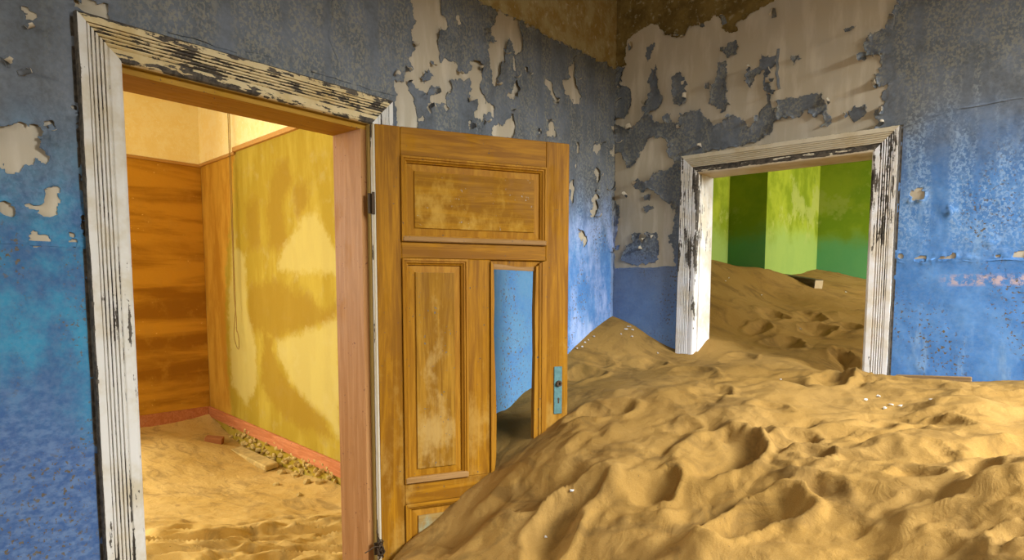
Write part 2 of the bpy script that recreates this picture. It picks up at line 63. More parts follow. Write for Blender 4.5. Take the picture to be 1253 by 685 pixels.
CORE = [[-4.747,-0.351,-0.023,0.025],[-4.699,-0.354,-0.149,0.033],[-4.631,-0.359,-0.029,0.03],[-4.581,-0.363,-0.109,0.024],[-4.529,-0.367,-0.164,0.023],[-4.467,-0.371,-0.095,0.031],[-4.413,-0.375,-0.105,0.033],[-4.364,-0.379,-0.173,0.041],[-4.356,-0.38,-0.076,0.034],[-4.309,-0.383,-0.166,0.026],[-4.297,-0.384,-0.017,0.041],[-4.249,-0.387,-0.082,0.027],[-4.259,-0.387,-0.211,0.033],[-4.199,-0.391,-0.121,0.037],[-4.191,-0.392,-0.024,0.036],[-4.145,-0.395,-0.102,0.022],[-4.15,-0.395,-0.166,0.04],[-4.09,-0.399,-0.066,0.034],[-4.092,-0.399,-0.086,0.036],[-4.048,-0.402,-0.184,0.025],[-4.05,-0.402,-0.209,0.034],[-3.997,-0.406,-0.178,0.038],[-3.993,-0.406,-0.119,0.037],[-3.95,-0.409,-0.225,0.022],[-3.95,-0.409,-0.219,0.029],[-3.894,-0.413,-0.134,0.023],[-3.898,-0.413,-0.186,0.026],[-3.852,-0.417,-0.229,0.026],[-3.846,-0.417,-0.156,0.029],[-3.799,-0.42,-0.17,0.024],[-3.791,-0.421,-0.066,0.036],[-3.753,-0.424,-0.205,0.032],[-3.756,-0.424,-0.245,0.025],[-3.707,-0.427,-0.229,0.024],[-3.709,-0.427,-0.256,0.034],[-3.656,-0.431,-0.171,0.041],[-3.659,-0.431,-0.214,0.037],[-3.6,-0.435,-0.039,0.028],[-3.601,-0.435,-0.046,0.024],[-3.556,-0.438,-0.078,0.039],[-3.555,-0.438,-0.057,0.027],[-3.515,-0.441,-0.146,0.039],[-3.523,-0.441,-0.259,0.036],[-3.466,-0.445,-0.079,0.032],[-3.473,-0.444,-0.197,0.021],[-3.428,-0.448,-0.192,0.028],[-3.427,-0.448,-0.17,0.035],[-3.383,-0.451,-0.19,0.032],[-3.382,-0.451,-0.162,0.024],[-3.337,-0.454,-0.149,0.023],[-3.337,-0.454,-0.145,0.032],[-3.297,-0.457,-0.216,0.029],[-3.286,-0.458,-0.035,0.032],[-3.246,-0.461,-0.08,0.036],[-3.249,-0.461,-0.124,0.028],[-3.214,-0.463,-0.25,0.029],[-3.206,-0.464,-0.115,0.028],[-3.165,-0.467,-0.148,0.022],[-3.166,-0.467,-0.163,0.04],[-3.124,-0.47,-0.168,0.036],[-3.13,-0.469,-0.26,0.039],[-3.085,-0.473,-0.211,0.038],[-3.086,-0.473,-0.23,0.026],[-3.041,-0.476,-0.147,0.028],[-3.038,-0.476,-0.095,0.033],[-2.998,-0.479,-0.108,0.034],[-3.001,-0.479,-0.169,0.022],[-2.959,-0.482,-0.135,0.029],[-2.962,-0.482,-0.195,0.022],[-2.916,-0.485,-0.073,0.031],[-2.919,-0.485,-0.125,0.035],[-2.878,-0.488,-0.109,0.024],[-2.885,-0.487,-0.239,0.025],[-2.837,-0.491,-0.068,0.026],[-2.839,-0.491,-0.109,0.025],[-2.802,-0.494,-0.15,0.041],[-2.798,-0.494,-0.064,0.029],[-2.765,-0.496,-0.175,0.039],[-2.769,-0.496,-0.243,0.023],[-2.726,-0.499,-0.146,0.039],[-2.721,-0.5,-0.049,0.033],[-2.684,-0.502,-0.073,0.037],[-2.692,-0.502,-0.224,0.032],[-2.646,-0.505,-0.041,0.021],[-2.649,-0.505,-0.12,0.039],[-2.611,-0.508,-0.085,0.035],[-2.612,-0.507,-0.117,0.026],[-2.578,-0.51,-0.171,0.027],[-2.575,-0.51,-0.109,0.037],[-2.54,-0.513,-0.131,0.037],[-2.54,-0.513,-0.135,0.024],[-2.503,-0.515,-0.12,0.039],[-2.504,-0.515,-0.142,0.041],[-2.464,-0.518,-0.043,0.027],[-2.47,-0.518,-0.176,0.035]]


# ------------------------------------------------------------------ numeric helpers
def hash2(ix, iy, seed):
    h = (ix.astype(np.int64) * 374761393 + iy.astype(np.int64) * 668265263 + seed * 974634777) & 0xFFFFFFFF
    h = ((h ^ (h >> 13)) * 1274126177) & 0xFFFFFFFF
    h = ((h ^ (h >> 16)) * 2246822519) & 0xFFFFFFFF
    return ((h ^ (h >> 15)) & 0xFFFFFF) / float(0xFFFFFF)


def vnoise(u, v, seed=0):
    """smooth lattice noise in -1..1"""
    iu = np.floor(u); iv = np.floor(v); fu = u - iu; fv = v - iv
    fu = fu * fu * fu * (fu * (fu * 6 - 15) + 10); fv = fv * fv * fv * (fv * (fv * 6 - 15) + 10)
    a = hash2(iu, iv, seed); b = hash2(iu + 1, iv, seed); c = hash2(iu, iv + 1, seed); d = hash2(iu + 1, iv + 1, seed)
    return ((a + (b - a) * fu) * (1 - fv) + (c + (d - c) * fu) * fv) * 2 - 1


def fbm(u, v, seed=0, octaves=4, gain=0.5):
    s = np.zeros_like(u); amp = 1.0; f = 1.0
    for k in range(octaves):
        s = s + amp * vnoise(u * f + 17.3 * k, v * f - 9.1 * k, seed + k); amp *= gain; f *= 2.03
    return s


def tps(points, U, V):
    """thin-plate surface through (u, v, z) control points"""
    p = np.array(points, float); n = len(p)
    def phi(r2): return 0.5 * r2 * np.log(np.maximum(r2, 1e-12))
    K = phi((p[:, None, 0] - p[None, :, 0]) ** 2 + (p[:, None, 1] - p[None, :, 1]) ** 2) + np.eye(n) * 2e-3
    A = np.zeros((n + 3, n + 3)); A[:n, :n] = K; A[:n, n] = 1; A[:n, n + 1:] = p[:, :2]; A[n, :n] = 1; A[n + 1:, :n] = p[:, :2].T
    w = np.linalg.solve(A, np.concatenate([p[:, 2], [0, 0, 0]]))
    Z = w[n] + w[n + 1] * U + w[n + 2] * V
    for i in range(n):
        Z = Z + w[i] * phi((U - p[i, 0]) ** 2 + (V - p[i, 1]) ** 2)
    return Z


def poly_sd(U, V, poly, reach=0.07):
    """signed distance to a polygon, + inside; only worked out near it"""
    P = np.array(poly, float); out = np.full(U.shape, -reach)
    m = (U > P[:, 0].min() - reach) & (U < P[:, 0].max() + reach) & (V > P[:, 1].min() - reach) & (V < P[:, 1].max() + reach)
    if not m.any(): return out
    u = U[m]; v = V[m]; d2 = np.full(u.shape, 1e9); ins = np.zeros(u.shape, bool)
    for (ax, ay), (bx, by) in zip(P, np.roll(P, -1, 0)):
        ex, ey = bx - ax, by - ay; L2 = ex * ex + ey * ey + 1e-12
        t = np.clip(((u - ax) * ex + (v - ay) * ey) / L2, 0, 1)
        d2 = np.minimum(d2, (u - ax - t * ex) ** 2 + (v - ay - t * ey) ** 2)
        if ey != 0:
            c = ((ay > v) != (by > v)) & (u < ex * (v - ay) / ey + ax); ins ^= c
    out[m] = np.clip(np.where(ins, 1, -1) * np.sqrt(d2), -reach, None)
    return out


# ------------------------------------------------------------------ object helpers
def link(o, parent=None):
    COL.objects.link(o)
    if parent is not None: o.parent = parent
    return o


def mesh_obj(name, verts, faces, material, parent=None, smooth=False, mats=None, fmat=None):
    me = bpy.data.meshes.new(name)
    me.from_pydata([tuple(v) for v in verts], [], faces)
    for m in (mats or [material]): me.materials.append(m)
    if fmat is not None: me.polygons.foreach_set('material_index', fmat)
    if smooth: me.polygons.foreach_set('use_smooth', [True] * len(me.polygons))
    me.update()
    return link(bpy.data.objects.new(name, me), parent)


def big_mesh(name, V, F, material, parent=None, smooth=True):
    """numpy quads"""
    me = bpy.data.meshes.new(name); nf = len(F)
    me.vertices.add(len(V)); me.vertices.foreach_set('co', V.astype(np.float32).ravel())
    me.loops.add(nf * 4); me.loops.foreach_set('vertex_index', F.astype(np.int32).ravel())
    me.polygons.add(nf); me.polygons.foreach_set('loop_start', np.arange(nf, dtype=np.int32) * 4)
    me.polygons.foreach_set('use_smooth', np.full(nf, smooth))
    me.materials.append(material); me.update(calc_edges=True); me.validate()
    return link(bpy.data.objects.new(name, me), parent)


def bm_obj(name, bm, material, parent=None, smooth=False):
    bmesh.ops.recalc_face_normals(bm, faces=bm.faces)
    me = bpy.data.meshes.new(name); bm.to_mesh(me); bm.free()
    me.materials.append(material)
    if smooth: me.polygons.foreach_set('use_smooth', [True] * len(me.polygons))
    return link(bpy.data.objects.new(name, me), parent)


def add_box(bm, x0, x1, y0, y1, z0, z1, bevel=0.0):
    r = bmesh.ops.create_cube(bm, size=1.0)
    for v in r['verts']:
        v.co = Vector(((x0 + x1) / 2 + v.co.x * (x1 - x0), (y0 + y1) / 2 + v.co.y * (y1 - y0), (z0 + z1) / 2 + v.co.z * (z1 - z0)))
    if bevel:
        es = list({e for v in r['verts'] for e in v.link_edges})
        bmesh.ops.bevel(bm, geom=es, offset=bevel, segments=1, affect='EDGES')


def box(name, x0, x1, y0, y1, z0, z1, material, parent=None, bevel=0.0):
    bm = bmesh.new(); add_box(bm, x0, x1, y0, y1, z0, z1, bevel)
    return bm_obj(name, bm, material, parent)


def boxes(name, rows, material, parent=None):
    bm = bmesh.new()
    for r in rows: add_box(bm, *r)
    return bm_obj(name, bm, material, parent)


def tube(name, pts, r, material, parent=None, seg=5):
    """round rods along smoothed polylines, one mesh"""
    V = []; F = []
    for path in pts:
        P = np.array(path, float)
        if len(P) > 3:
            for _ in range(2):
                Q = np.empty((2 * len(P) - 2, 3)); Q[0::2] = 0.75 * P[:-1] + 0.25 * P[1:]; Q[1::2] = 0.25 * P[:-1] + 0.75 * P[1:]
                Q[0] = P[0]; Q[-1] = P[-1]; P = Q
        base = len(V)
        for k, p in enumerate(P):
            d = Vector(P[min(k + 1, len(P) - 1)] - P[max(k - 1, 0)]).normalized(); a = d.orthogonal().normalized(); b = d.cross(a)
            for i in range(seg):
                w = 2 * math.pi * i / seg; V.append(tuple(Vector(p) + (a * math.cos(w) + b * math.sin(w)) * r))
        for k in range(len(P) - 1):
            for i in range(seg):
                q = base + k * seg; F.append((q + i, q + (i + 1) % seg, q + seg + (i + 1) % seg, q + seg + i))
        F.append(tuple(base + i for i in range(seg))[::-1]); F.append(tuple(base + (len(P) - 1) * seg + i for i in range(seg)))
    return mesh_obj(name, V, F, material, parent, True)


def empty(name, loc, rz=0.0):
    o = bpy.data.objects.new(name, None); o.empty_display_size = 0.1
    o.location = loc; o.rotation_euler = (0, 0, rz)
    return link(o)


def tag(o, label=None, category=None, group=None, kind=None):
    if label: o['label'] = label
    if category: o['category'] = category
    if group: o['group'] = group
    if kind: o['kind'] = kind
    return o


# ------------------------------------------------------------------ material helpers
class Mat:
    def __init__(s, name, rough=0.9, spec=0.2):
        s.m = bpy.data.materials.new(name); s.m.use_nodes = True; s.t = s.m.node_tree
        s.b = s.t.nodes['Principled BSDF']; s.b.inputs['Roughness'].default_value = rough
        s.b.inputs['Specular IOR Level'].default_value = spec
        s.co = s.t.nodes.new('ShaderNodeTexCoord').outputs['Object']

    def n(s, typ, **kw):
        x = s.t.nodes.new(typ)
        for k, v in kw.items(): setattr(x, k, v)
        return x

    def put(s, sock, v):
        if isinstance(v, bpy.types.NodeSocket): s.t.links.new(v, sock)
        elif isinstance(v, (tuple, list)) and len(v) == 3 and len(sock.default_value) == 4: sock.default_value = (*v, 1)
        else: sock.default_value = v

    def map(s, scale=(1, 1, 1), loc=(0, 0, 0), vec=None, rot=(0, 0, 0)):
        x = s.n('ShaderNodeMapping'); s.put(x.inputs[0], vec or s.co)
        x.inputs['Scale'].default_value = scale; x.inputs['Location'].default_value = loc; x.inputs['Rotation'].default_value = rot
        return x.outputs[0]

    def noise(s, scale, detail=4, rough=0.55, dist=0.0, vec=None):
        x = s.n('ShaderNodeTexNoise'); s.put(x.inputs['Vector'], vec or s.co)
        x.inputs['Scale'].default_value = scale; x.inputs['Detail'].default_value = detail
        x.inputs['Roughness'].default_value = rough; x.inputs['Distortion'].default_value = dist
        return x.outputs[0]

    def vor(s, scale, vec=None, rnd=1.0, feature='F1'):
        x = s.n('ShaderNodeTexVoronoi', feature=feature); s.put(x.inputs['Vector'], vec or s.co)
        x.inputs['Scale'].default_value = scale; x.inputs['Randomness'].default_value = rnd
        return x.outputs['Distance']

    def math(s, op, a, b=0.0, c=0.0, clamp=False):
        x = s.n('ShaderNodeMath', operation=op, use_clamp=clamp)
        for i, v in enumerate((a, b, c)): s.put(x.inputs[i], v)
        return x.outputs[0]

    def step(s, v, lo, hi, a=0.0, b=1.0):
        """smooth ramp of v from lo to hi"""
        x = s.n('ShaderNodeMapRange', interpolation_type='SMOOTHSTEP'); s.put(x.inputs[0], v)
        for i, q in enumerate((lo, hi, a, b)): x.inputs[i + 1].default_value = q
        return x.outputs[0]

    def mix(s, f, a, b, mode='MIX'):
        x = s.n('ShaderNodeMix', data_type='RGBA', blend_type=mode)
        s.put(x.inputs[0], f); s.put(x.inputs[6], a); s.put(x.inputs[7], b)
        return x.outputs[2]

    def xyz(s):
        x = s.n('ShaderNodeSeparateXYZ'); s.put(x.inputs[0], s.co); return x.outputs

    def attr(s, name):
        x = s.n('ShaderNodeAttribute', attribute_name=name); return x.outputs['Fac']

    def bump(s, h, strength=0.3, dist=0.01, prev=None):
        x = s.n('ShaderNodeBump'); x.inputs['Strength'].default_value = strength; x.inputs['Distance'].default_value = dist
        s.put(x.inputs['Height'], h)
        if prev is not None: s.put(x.inputs['Normal'], prev)
        return x.outputs[0]

    def done(s, color, normal=None, rough=None):
        s.put(s.b.inputs['Base Color'], color)
        if normal is not None: s.put(s.b.inputs['Normal'], normal)
        if rough is not None: s.put(s.b.inputs['Roughness'], rough)
        return s.m


def flat(name, color, rough=0.9, spec=0.2, metal=0.0, grain=40, amt=0.15):
    M = Mat(name, rough, spec); M.b.inputs['Metallic'].default_value = metal
    f = M.noise(grain, 4)
    c = M.mix(M.math('MULTIPLY', M.step(f, 0.3, 0.7), amt), color, tuple(x * 0.45 for x in color))
    return M.done(c, M.bump(f, 0.2, 0.004))


def plaster_mat():
    M = Mat('cream_plaster', 0.95, 0.1)
    st = M.noise(14, 5, vec=M.map((1, 1, 0.22)))
    c = M.mix(M.step(st, 0.45, 0.68), (0.50, 0.425, 0.30), (0.62, 0.545, 0.41))
    big = M.noise(2.2, 5)
    c = M.mix(M.step(big, 0.42, 0.7, 0, 0.6), c, (0.46, 0.41, 0.33))
    sm = M.noise(60, 4)
    n = M.bump(M.math('ADD', M.math('MULTIPLY', sm, 0.3), st), 0.25, 0.006)
    return M.done(c, n)


def blue_mat():
    M = Mat('blue_distemper', 0.88, 0.15); x, y, z = M.xyz()
    b1 = M.noise(1.6, 6, 0.6); b2 = M.noise(5.5, 6, 0.65); fine = M.noise(70, 4, 0.7)
    # clean lower paint: vivid blue with paler clouds
    low = M.mix(M.step(b2, 0.4, 0.65), (0.062, 0.19, 0.46), (0.115, 0.275, 0.565))
    low = M.mix(M.step(M.noise(9, 5, 0.6, vec=M.map((1, 1, 0.25), (3, 1, 7))), 0.55, 0.75, 0, 0.65), low, (0.36, 0.53, 0.70))
    # older teal coat on the wall before the first doorway
    near = M.step(y, -2.75, -3.0)
    teal = M.mix(M.step(b2, 0.38, 0.62), (0.05, 0.125, 0.26), (0.05, 0.26, 0.41))
    navy = M.mix(M.step(M.noise(11, 5, 0.65, vec=M.map((2.2, 2.2, 4))), 0.40, 0.64), (0.055, 0.115, 0.27), (0.12, 0.20, 0.36))
    tl = M.math('ADD', z, M.math('MULTIPLY', M.math('SUBTRACT', b1, 0.5), 0.9))
    nearc = M.mix(M.step(tl, 1.0, 1.25), navy, teal)
    low = M.mix(near, low, nearc)
    # grey upper paint, reaching lower by the corner of the right wall
    up = M.mix(M.step(b2, 0.35, 0.65), (0.115, 0.122, 0.125), (0.162, 0.178, 0.198))
    hz = M.math('ADD', z, M.math('MULTIPLY', M.math('SUBTRACT', b1, 0.5), 0.8))
    hz = M.math('ADD', hz, M.math('MULTIPLY', M.step(x, 1.3, 1.8), -0.25))
    hz = M.math('ADD', hz, M.math('MULTIPLY', M.math('MULTIPLY', M.step(y, -0.035, -0.025), M.step(x, 0.75, 0.5)), 0.33))
    hz = M.math('ADD', hz, M.math('MULTIPLY', near, 0.08))
    c = M.mix(M.step(hz, 1.62, 2.2), low, up)
    # rolled pattern: pale broken sprigs in upright columns
    wv = M.map((1, 1, 0.8))
    pat = M.math('MULTIPLY', M.step(M.noise(85, 3, 0.62, 0.4, vec=wv), 0.46, 0.58), M.step(M.noise(13, 2, 0.5, vec=M.map((1, 1, 0.12))), 0.36, 0.56))
    ph = M.math('MULTIPLY', pat, M.math('MULTIPLY', M.step(z, 1.6, 1.8), M.step(near, 0.0, 1.0, 1.0, 0.2)))
    pc = M.mix(M.step(hz, 1.8, 2.35), (0.31, 0.46, 0.66), (0.30, 0.28, 0.20))
    c = M.mix(M.math('MULTIPLY', ph, 0.62), c, pc)
    # lilac-white bloom near the corner and a scraped band under the dado line
    bl = M.math('MULTIPLY', M.step(M.noise(6, 6, 0.7, vec=M.map((1, 1, 0.5), (9, 2, 4))), 0.42, 0.66), M.math('MULTIPLY', M.step(y, -0.9, -0.35), M.step(x, 0.06, 0.02)))
    bl = M.math('MULTIPLY', bl, M.step(z, 2.3, 1.8))
    c = M.mix(M.math('MULTIPLY', bl, 0.85), c, (0.38, 0.48, 0.76))
    band = M.math('MULTIPLY', M.step(M.math('ABSOLUTE', M.math('SUBTRACT', z, 1.545)), 0.035, 0.012), M.step(x, 1.8, 1.9))
    band = M.math('MULTIPLY', band, M.step(M.noise(30, 4, 0.7), 0.42, 0.58))
    c = M.mix(M.math('MULTIPLY', band, 0.85), c, (0.52, 0.38, 0.36))
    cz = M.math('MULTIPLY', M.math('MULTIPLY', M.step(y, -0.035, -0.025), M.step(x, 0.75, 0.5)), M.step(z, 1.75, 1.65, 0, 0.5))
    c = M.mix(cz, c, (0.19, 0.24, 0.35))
    bz = M.math('MULTIPLY', M.math('MULTIPLY', M.step(y, -1.7, -1.4), M.step(y, -0.55, -0.8)), M.math('MULTIPLY', M.step(z, 1.9, 1.7), M.step(b2, 0.3, 0.6, 0.35, 0.85)))
    c = M.mix(bz, c, (0.105, 0.255, 0.40))
    # chips and ochre spots in clusters
    cl = M.step(M.noise(2.6, 3, 0.5, vec=M.map((1.6, 1.6, 0.8), (5, 3, 1))), 0.46, 0.60)
    sp = M.math('MULTIPLY', M.step(M.noise(75, 3, 0.6), 0.585, 0.625), M.math('MULTIPLY', cl, M.step(z, 2.4, 1.7)))
    c = M.mix(sp, c, (0.13, 0.10, 0.055))
    c = M.mix(M.math('MULTIPLY', M.step(fine, 0.35, 0.65), 0.14), c, (0.28, 0.33, 0.40))
    h = M.math('SUBTRACT', M.math('ADD', M.math('MULTIPLY', b2, 0.6), M.math('MULTIPLY', fine, 0.35)), sp)
    return M.done(c, M.bump(h, 0.35, 0.006))


def frieze_mat(name, ca, cb, cc):
    M = Mat(name, 0.95, 0.1)
    a = M.noise(7, 7, 0.7); b = M.noise(26, 5, 0.7)
    c = M.mix(M.step(a, 0.40, 0.60), ca, cb)
    c = M.mix(M.step(b, 0.55, 0.66, 0, 0.8), c, cc)
    return M.done(c, M.bump(M.math('ADD', a, b), 0.4, 0.008))


def casing_mat(name, along, paint, bias, zwear=None):
    """white paint flaking off dark weathered wood, torn along the grain"""
    M = Mat(name, 0.75, 0.25)
    sc = {'z': (40, 40, 4.5), 'y': (30, 13, 60), 'x': (12, 30, 55)}[along]
    n1 = M.noise(1.0, 5, 0.62, vec=M.map(sc)); n2 = M.noise(2.4, 3, 0.5); n3 = M.noise(55, 3, 0.6)
    w = M.attr('wear')
    v = M.math('ADD', M.math('ADD', n1, M.math('MULTIPLY', M.math('SUBTRACT', n2, 0.5), 0.55)), M.math('ADD', M.math('MULTIPLY', w, 0.3), M.math('MULTIPLY', M.math('SUBTRACT', n3, 0.5), 0.24)))
    if zwear:
        z = M.xyz()[2]; v = M.math('ADD', v, M.math('MULTIPLY', M.math('MULTIPLY', M.step(z, zwear[0], zwear[0] + 0.35), M.step(z, zwear[1] + 0.2, zwear[1] - 0.1)), zwear[2]))
    mask = M.step(v, bias, bias + 0.03)
    wood = M.mix(M.step(n3, 0.35, 0.65), (0.045, 0.038, 0.03), (0.11, 0.09, 0.065))
    pc = M.mix(M.step(M.noise(5, 5, 0.65), 0.42, 0.68), paint, tuple(a * b for a, b in zip(paint, (0.82, 0.74, 0.58))))
    c = M.mix(mask, pc, wood)
    h = M.math('SUBTRACT', M.math('MULTIPLY', n3, 0.15), mask)
    return M.done(c, M.bump(h, 0.5, 0.003))


def wood_mat(name, grain, dark, light, grey, wear_z=None, spots=(0.05, 0.05, 0.06)):
    M = Mat(name, 0.7, 0.15); x, y, z = M.xyz()
    sc = {'z': (26, 26, 1.6), 'x': (1.6, 26, 26), 'y': (26, 1.6, 26)}[grain]
    g1 = M.noise(1.0, 6, 0.65, 1.2, vec=M.map(sc)); g2 = M.noise(1.0, 3, 0.6, 0.3, vec=M.map(tuple(k * 5 for k in sc)))
    c = M.mix(M.step(g1, 0.35, 0.68), dark, light)
    c = M.mix(M.math('MULTIPLY', M.step(g2, 0.4, 0.66), 0.4), c, dark)
    wr = M.noise(5.0, 6, 0.68, vec=M.map((1, 1, 0.6)))
    if wear_z:
        lowm = M.step(z, wear_z[1], wear_z[0])
        thr = M.math('ADD', wr, M.math('MULTIPLY', lowm, 0.16))
    else: thr = wr
    c = M.mix(M.math('MULTIPLY', M.step(thr, 0.60, 0.78), 0.7), c, grey)
    sp = M.math('MULTIPLY', M.step(M.noise(85, 2, 0.5), 0.67, 0.70), M.step(M.noise(9, 3, 0.6), 0.48, 0.6))
    c = M.mix(sp, c, spots)
    h = M.math('SUBTRACT', M.math('ADD', g1, M.math('MULTIPLY', g2, 0.5)), sp)
    r = M.step(thr, 0.5, 0.7, 0.6, 0.85)
    return M.done(c, M.bump(h, 0.3, 0.003), r)


def sand_mat(name, a, b, c3):
    M = Mat(name, 0.95, 0.08)
    n1 = M.noise(2.2, 5, 0.6); n2 = M.noise(420, 2, 0.6); n3 = M.noise(30, 5, 0.65); n4 = M.noise(150, 2, 0.5)
    c = M.mix(M.step(n1, 0.35, 0.65), a, b)
    c = M.mix(M.math('MULTIPLY', M.step(n2, 0.4, 0.7), 0.35), c, c3)
    n5 = M.noise(3.4, 6, 0.66, 1.0, vec=M.map((1, 1.5, 1), (2, 7, 1), rot=(0, 0, 0.5)))
    c = M.mix(M.step(n5, 0.48, 0.66, 0, 0.7), c, tuple(k * q for k, q in zip(a, (0.58, 0.60, 0.80))))
    c = M.mix(M.step(n4, 0.70, 0.74, 0, 0.7), c, (0.10, 0.065, 0.03))
    n6 = M.noise(11, 6, 0.6, 0.8)
    h = M.math('ADD', M.math('MULTIPLY', n3, 0.35), M.math('MULTIPLY', n2, 0.10))
    h = M.math('ADD', h, n6)
    return M.done(c, M.bump(h, 0.42, 0.024))


def orange_mat():
    M = Mat('orange_plaster', 0.92, 0.12); x, y, z = M.xyz()
    w = M.noise(1.0, 6, 0.6, 0.5, vec=M.map((0.45, 0.45, 3.4), (0, 0, 1.3)))
    n = M.noise(5, 6, 0.68); sm = M.noise(24, 4, 0.6)
    c = M.mix(M.step(w, 0.40, 0.60), (0.30, 0.125, 0.008), (0.56, 0.27, 0.022))
    c = M.mix(M.step(n, 0.5, 0.72, 0, 0.6), c, (0.50, 0.25, 0.028))
    c = M.mix(M.math('MULTIPLY', M.step(sm, 0.66, 0.70), M.step(n, 0.5, 0.6)), c, (0.80, 0.52, 0.10))
    return M.done(c, M.bump(M.math('ADD', w, M.math('MULTIPLY', n, 0.6)), 0.6, 0.03))


def yellow_mat():
    M = Mat('stained_yellow_plaster', 0.9, 0.15)
    n = M.noise(5, 6, 0.65); s = M.noise(3.0, 6, 0.65, vec=M.map((1.2, 1.2, 0.3))); f = M.noise(22, 5, 0.65)
    j = M.math('MULTIPLY', M.math('SUBTRACT', n, 0.5), 0.5)
    jf = M.math('MULTIPLY', M.math('SUBTRACT', f, 0.5), 0.14)
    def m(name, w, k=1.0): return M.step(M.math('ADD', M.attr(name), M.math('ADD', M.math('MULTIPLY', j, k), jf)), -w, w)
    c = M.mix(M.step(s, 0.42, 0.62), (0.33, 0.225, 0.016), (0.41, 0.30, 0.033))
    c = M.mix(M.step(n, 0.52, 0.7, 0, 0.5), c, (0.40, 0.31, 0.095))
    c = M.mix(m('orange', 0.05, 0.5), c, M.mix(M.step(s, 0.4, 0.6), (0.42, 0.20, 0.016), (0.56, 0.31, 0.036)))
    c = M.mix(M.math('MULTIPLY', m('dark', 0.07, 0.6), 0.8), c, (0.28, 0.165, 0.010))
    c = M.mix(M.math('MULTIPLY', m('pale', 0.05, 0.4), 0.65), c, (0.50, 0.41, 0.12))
    return M.done(c, M.bump(M.math('ADD', s, M.math('MULTIPLY', f, 0.5)), 0.3, 0.012))


def green_mat(name, hi, lo, teal, pale):
    M = Mat(name, 0.9, 0.15); x, y, z = M.xyz()
    n = M.noise(2.4, 6, 0.62); s = M.noise(1.0, 5, 0.6, vec=M.map((3, 3, 12))); sm = M.noise(20, 4)
    c = M.mix(M.step(n, 0.40, 0.60), hi, lo)
    c = M.mix(M.step(s, 0.56, 0.68, 0, 0.35), c, lo)
    zz = M.math('ADD', z, M.math('MULTIPLY', M.math('SUBTRACT', n, 0.5), 0.6))
    c = M.mix(M.step(zz, 2.15, 1.9, 0, 0.8), c, teal)
    c = M.mix(M.math('MULTIPLY', M.step(M.noise(2.0, 6, 0.7, vec=M.map((1, 1, 1), (4, 1, 2))), 0.53, 0.60), M.step(z, 1.9, 2.1, 0, 0.6)), c, pale)
    return M.done(c, M.bump(M.math('ADD', n, M.math('MULTIPLY', sm, 0.3)), 0.3, 0.01))


PLASTER = plaster_mat(); BLUE = blue_mat()
FRIEZE_L = frieze_mat('tan_frieze_paint', (0.46, 0.38, 0.19), (0.36, 0.25, 0.085), (0.56, 0.50, 0.33))
FRIEZE_R = frieze_mat('brown_frieze_paint', (0.22, 0.15, 0.045), (0.13, 0.088, 0.025), (0.36, 0.30, 0.17))
CREAM = (0.70, 0.665, 0.58)
CASING_V = casing_mat('flaking_white_paint_upright', 'z', (0.70, 0.67, 0.60), 0.735)
CASING_V2 = casing_mat('badly_flaking_white_paint', 'z', (0.78, 0.76, 0.74), 0.82, (1.45, 2.25, 0.15))
CASING_Y = casing_mat('flaking_cream_paint_head', 'y', (0.66, 0.53, 0.29), 0.69)
CASING_X = casing_mat('flaking_cream_paint_lintel', 'x', (0.66, 0.58, 0.42), 0.80)
PINKWOOD = wood_mat('bare_pink_softwood', 'z', (0.31, 0.14, 0.042), (0.40, 0.20, 0.075), (0.38, 0.22, 0.095), spots=(0.18, 0.07, 0.03))
HEADWOOD = wood_mat('varnished_head_wood', 'y', (0.36, 0.18, 0.012), (0.48, 0.26, 0.03), (0.42, 0.26, 0.06))
REBATE = flat('yellowed_rebate_paint', (0.36, 0.25, 0.07), 0.7)
DOOR_V = wood_mat('door_wood_upright', 'z', (0.20, 0.078, 0.002), (0.37, 0.163, 0.004), (0.40, 0.225, 0.045), (0.5, 1.7))
DOOR_H = wood_mat('door_wood_level', 'x', (0.20, 0.078, 0.002), (0.37, 0.163, 0.004), (0.40, 0.225, 0.045), (0.4, 1.4))
DOOR_PANEL = wood_mat('door_panel_wood', 'z', (0.19, 0.08, 0.003), (0.34, 0.165, 0.012), (0.44, 0.28, 0.085), (0.6, 2.4), (0.10, 0.11, 0.10))
DOOR_TEAL = wood_mat('door_panel_teal_traces', 'x', (0.24, 0.13, 0.03), (0.33, 0.22, 0.07), (0.24, 0.33, 0.24), (0.3, 0.9))
DOOR_TOP = wood_mat('door_top_panel_wood', 'x', (0.20, 0.082, 0.002), (0.33, 0.150, 0.004), (0.48, 0.28, 0.05), (1.6, 2.4), (0.30, 0.30, 0.24))
DOOR_MOULD = wood_mat('door_moulding_wood', 'z', (0.26, 0.105, 0.004), (0.38, 0.175, 0.010), (0.42, 0.24, 0.06))
DOOR_LEDGE = wood_mat('worn_pale_ledge_wood', 'x', (0.25, 0.13, 0.035), (0.34, 0.19, 0.07), (0.40, 0.26, 0.12))
EDGEWHITE = flat('old_white_edge_paint', (0.52, 0.46, 0.33), 0.7)
TEALMETAL = flat('verdigris_lock_metal', (0.10, 0.21, 0.20), 0.6, 0.4, 0.3, 60, 0.5)
DARKMETAL = flat('rusty_dark_metal', (0.06, 0.035, 0.016), 0.6, 0.4, 0.4)
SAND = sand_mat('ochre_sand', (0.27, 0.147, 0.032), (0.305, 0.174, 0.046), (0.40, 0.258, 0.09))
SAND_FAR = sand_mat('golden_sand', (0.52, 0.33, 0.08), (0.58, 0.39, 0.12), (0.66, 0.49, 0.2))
ORANGE = orange_mat(); YELLOW = yellow_mat()
FARFRIEZE = frieze_mat('pale_yellow_frieze', (0.93, 0.78, 0.38), (0.90, 0.72, 0.29), (0.94, 0.82, 0.46))
RAIL = flat('ochre_rail_wood', (0.50, 0.26, 0.06), 0.7)
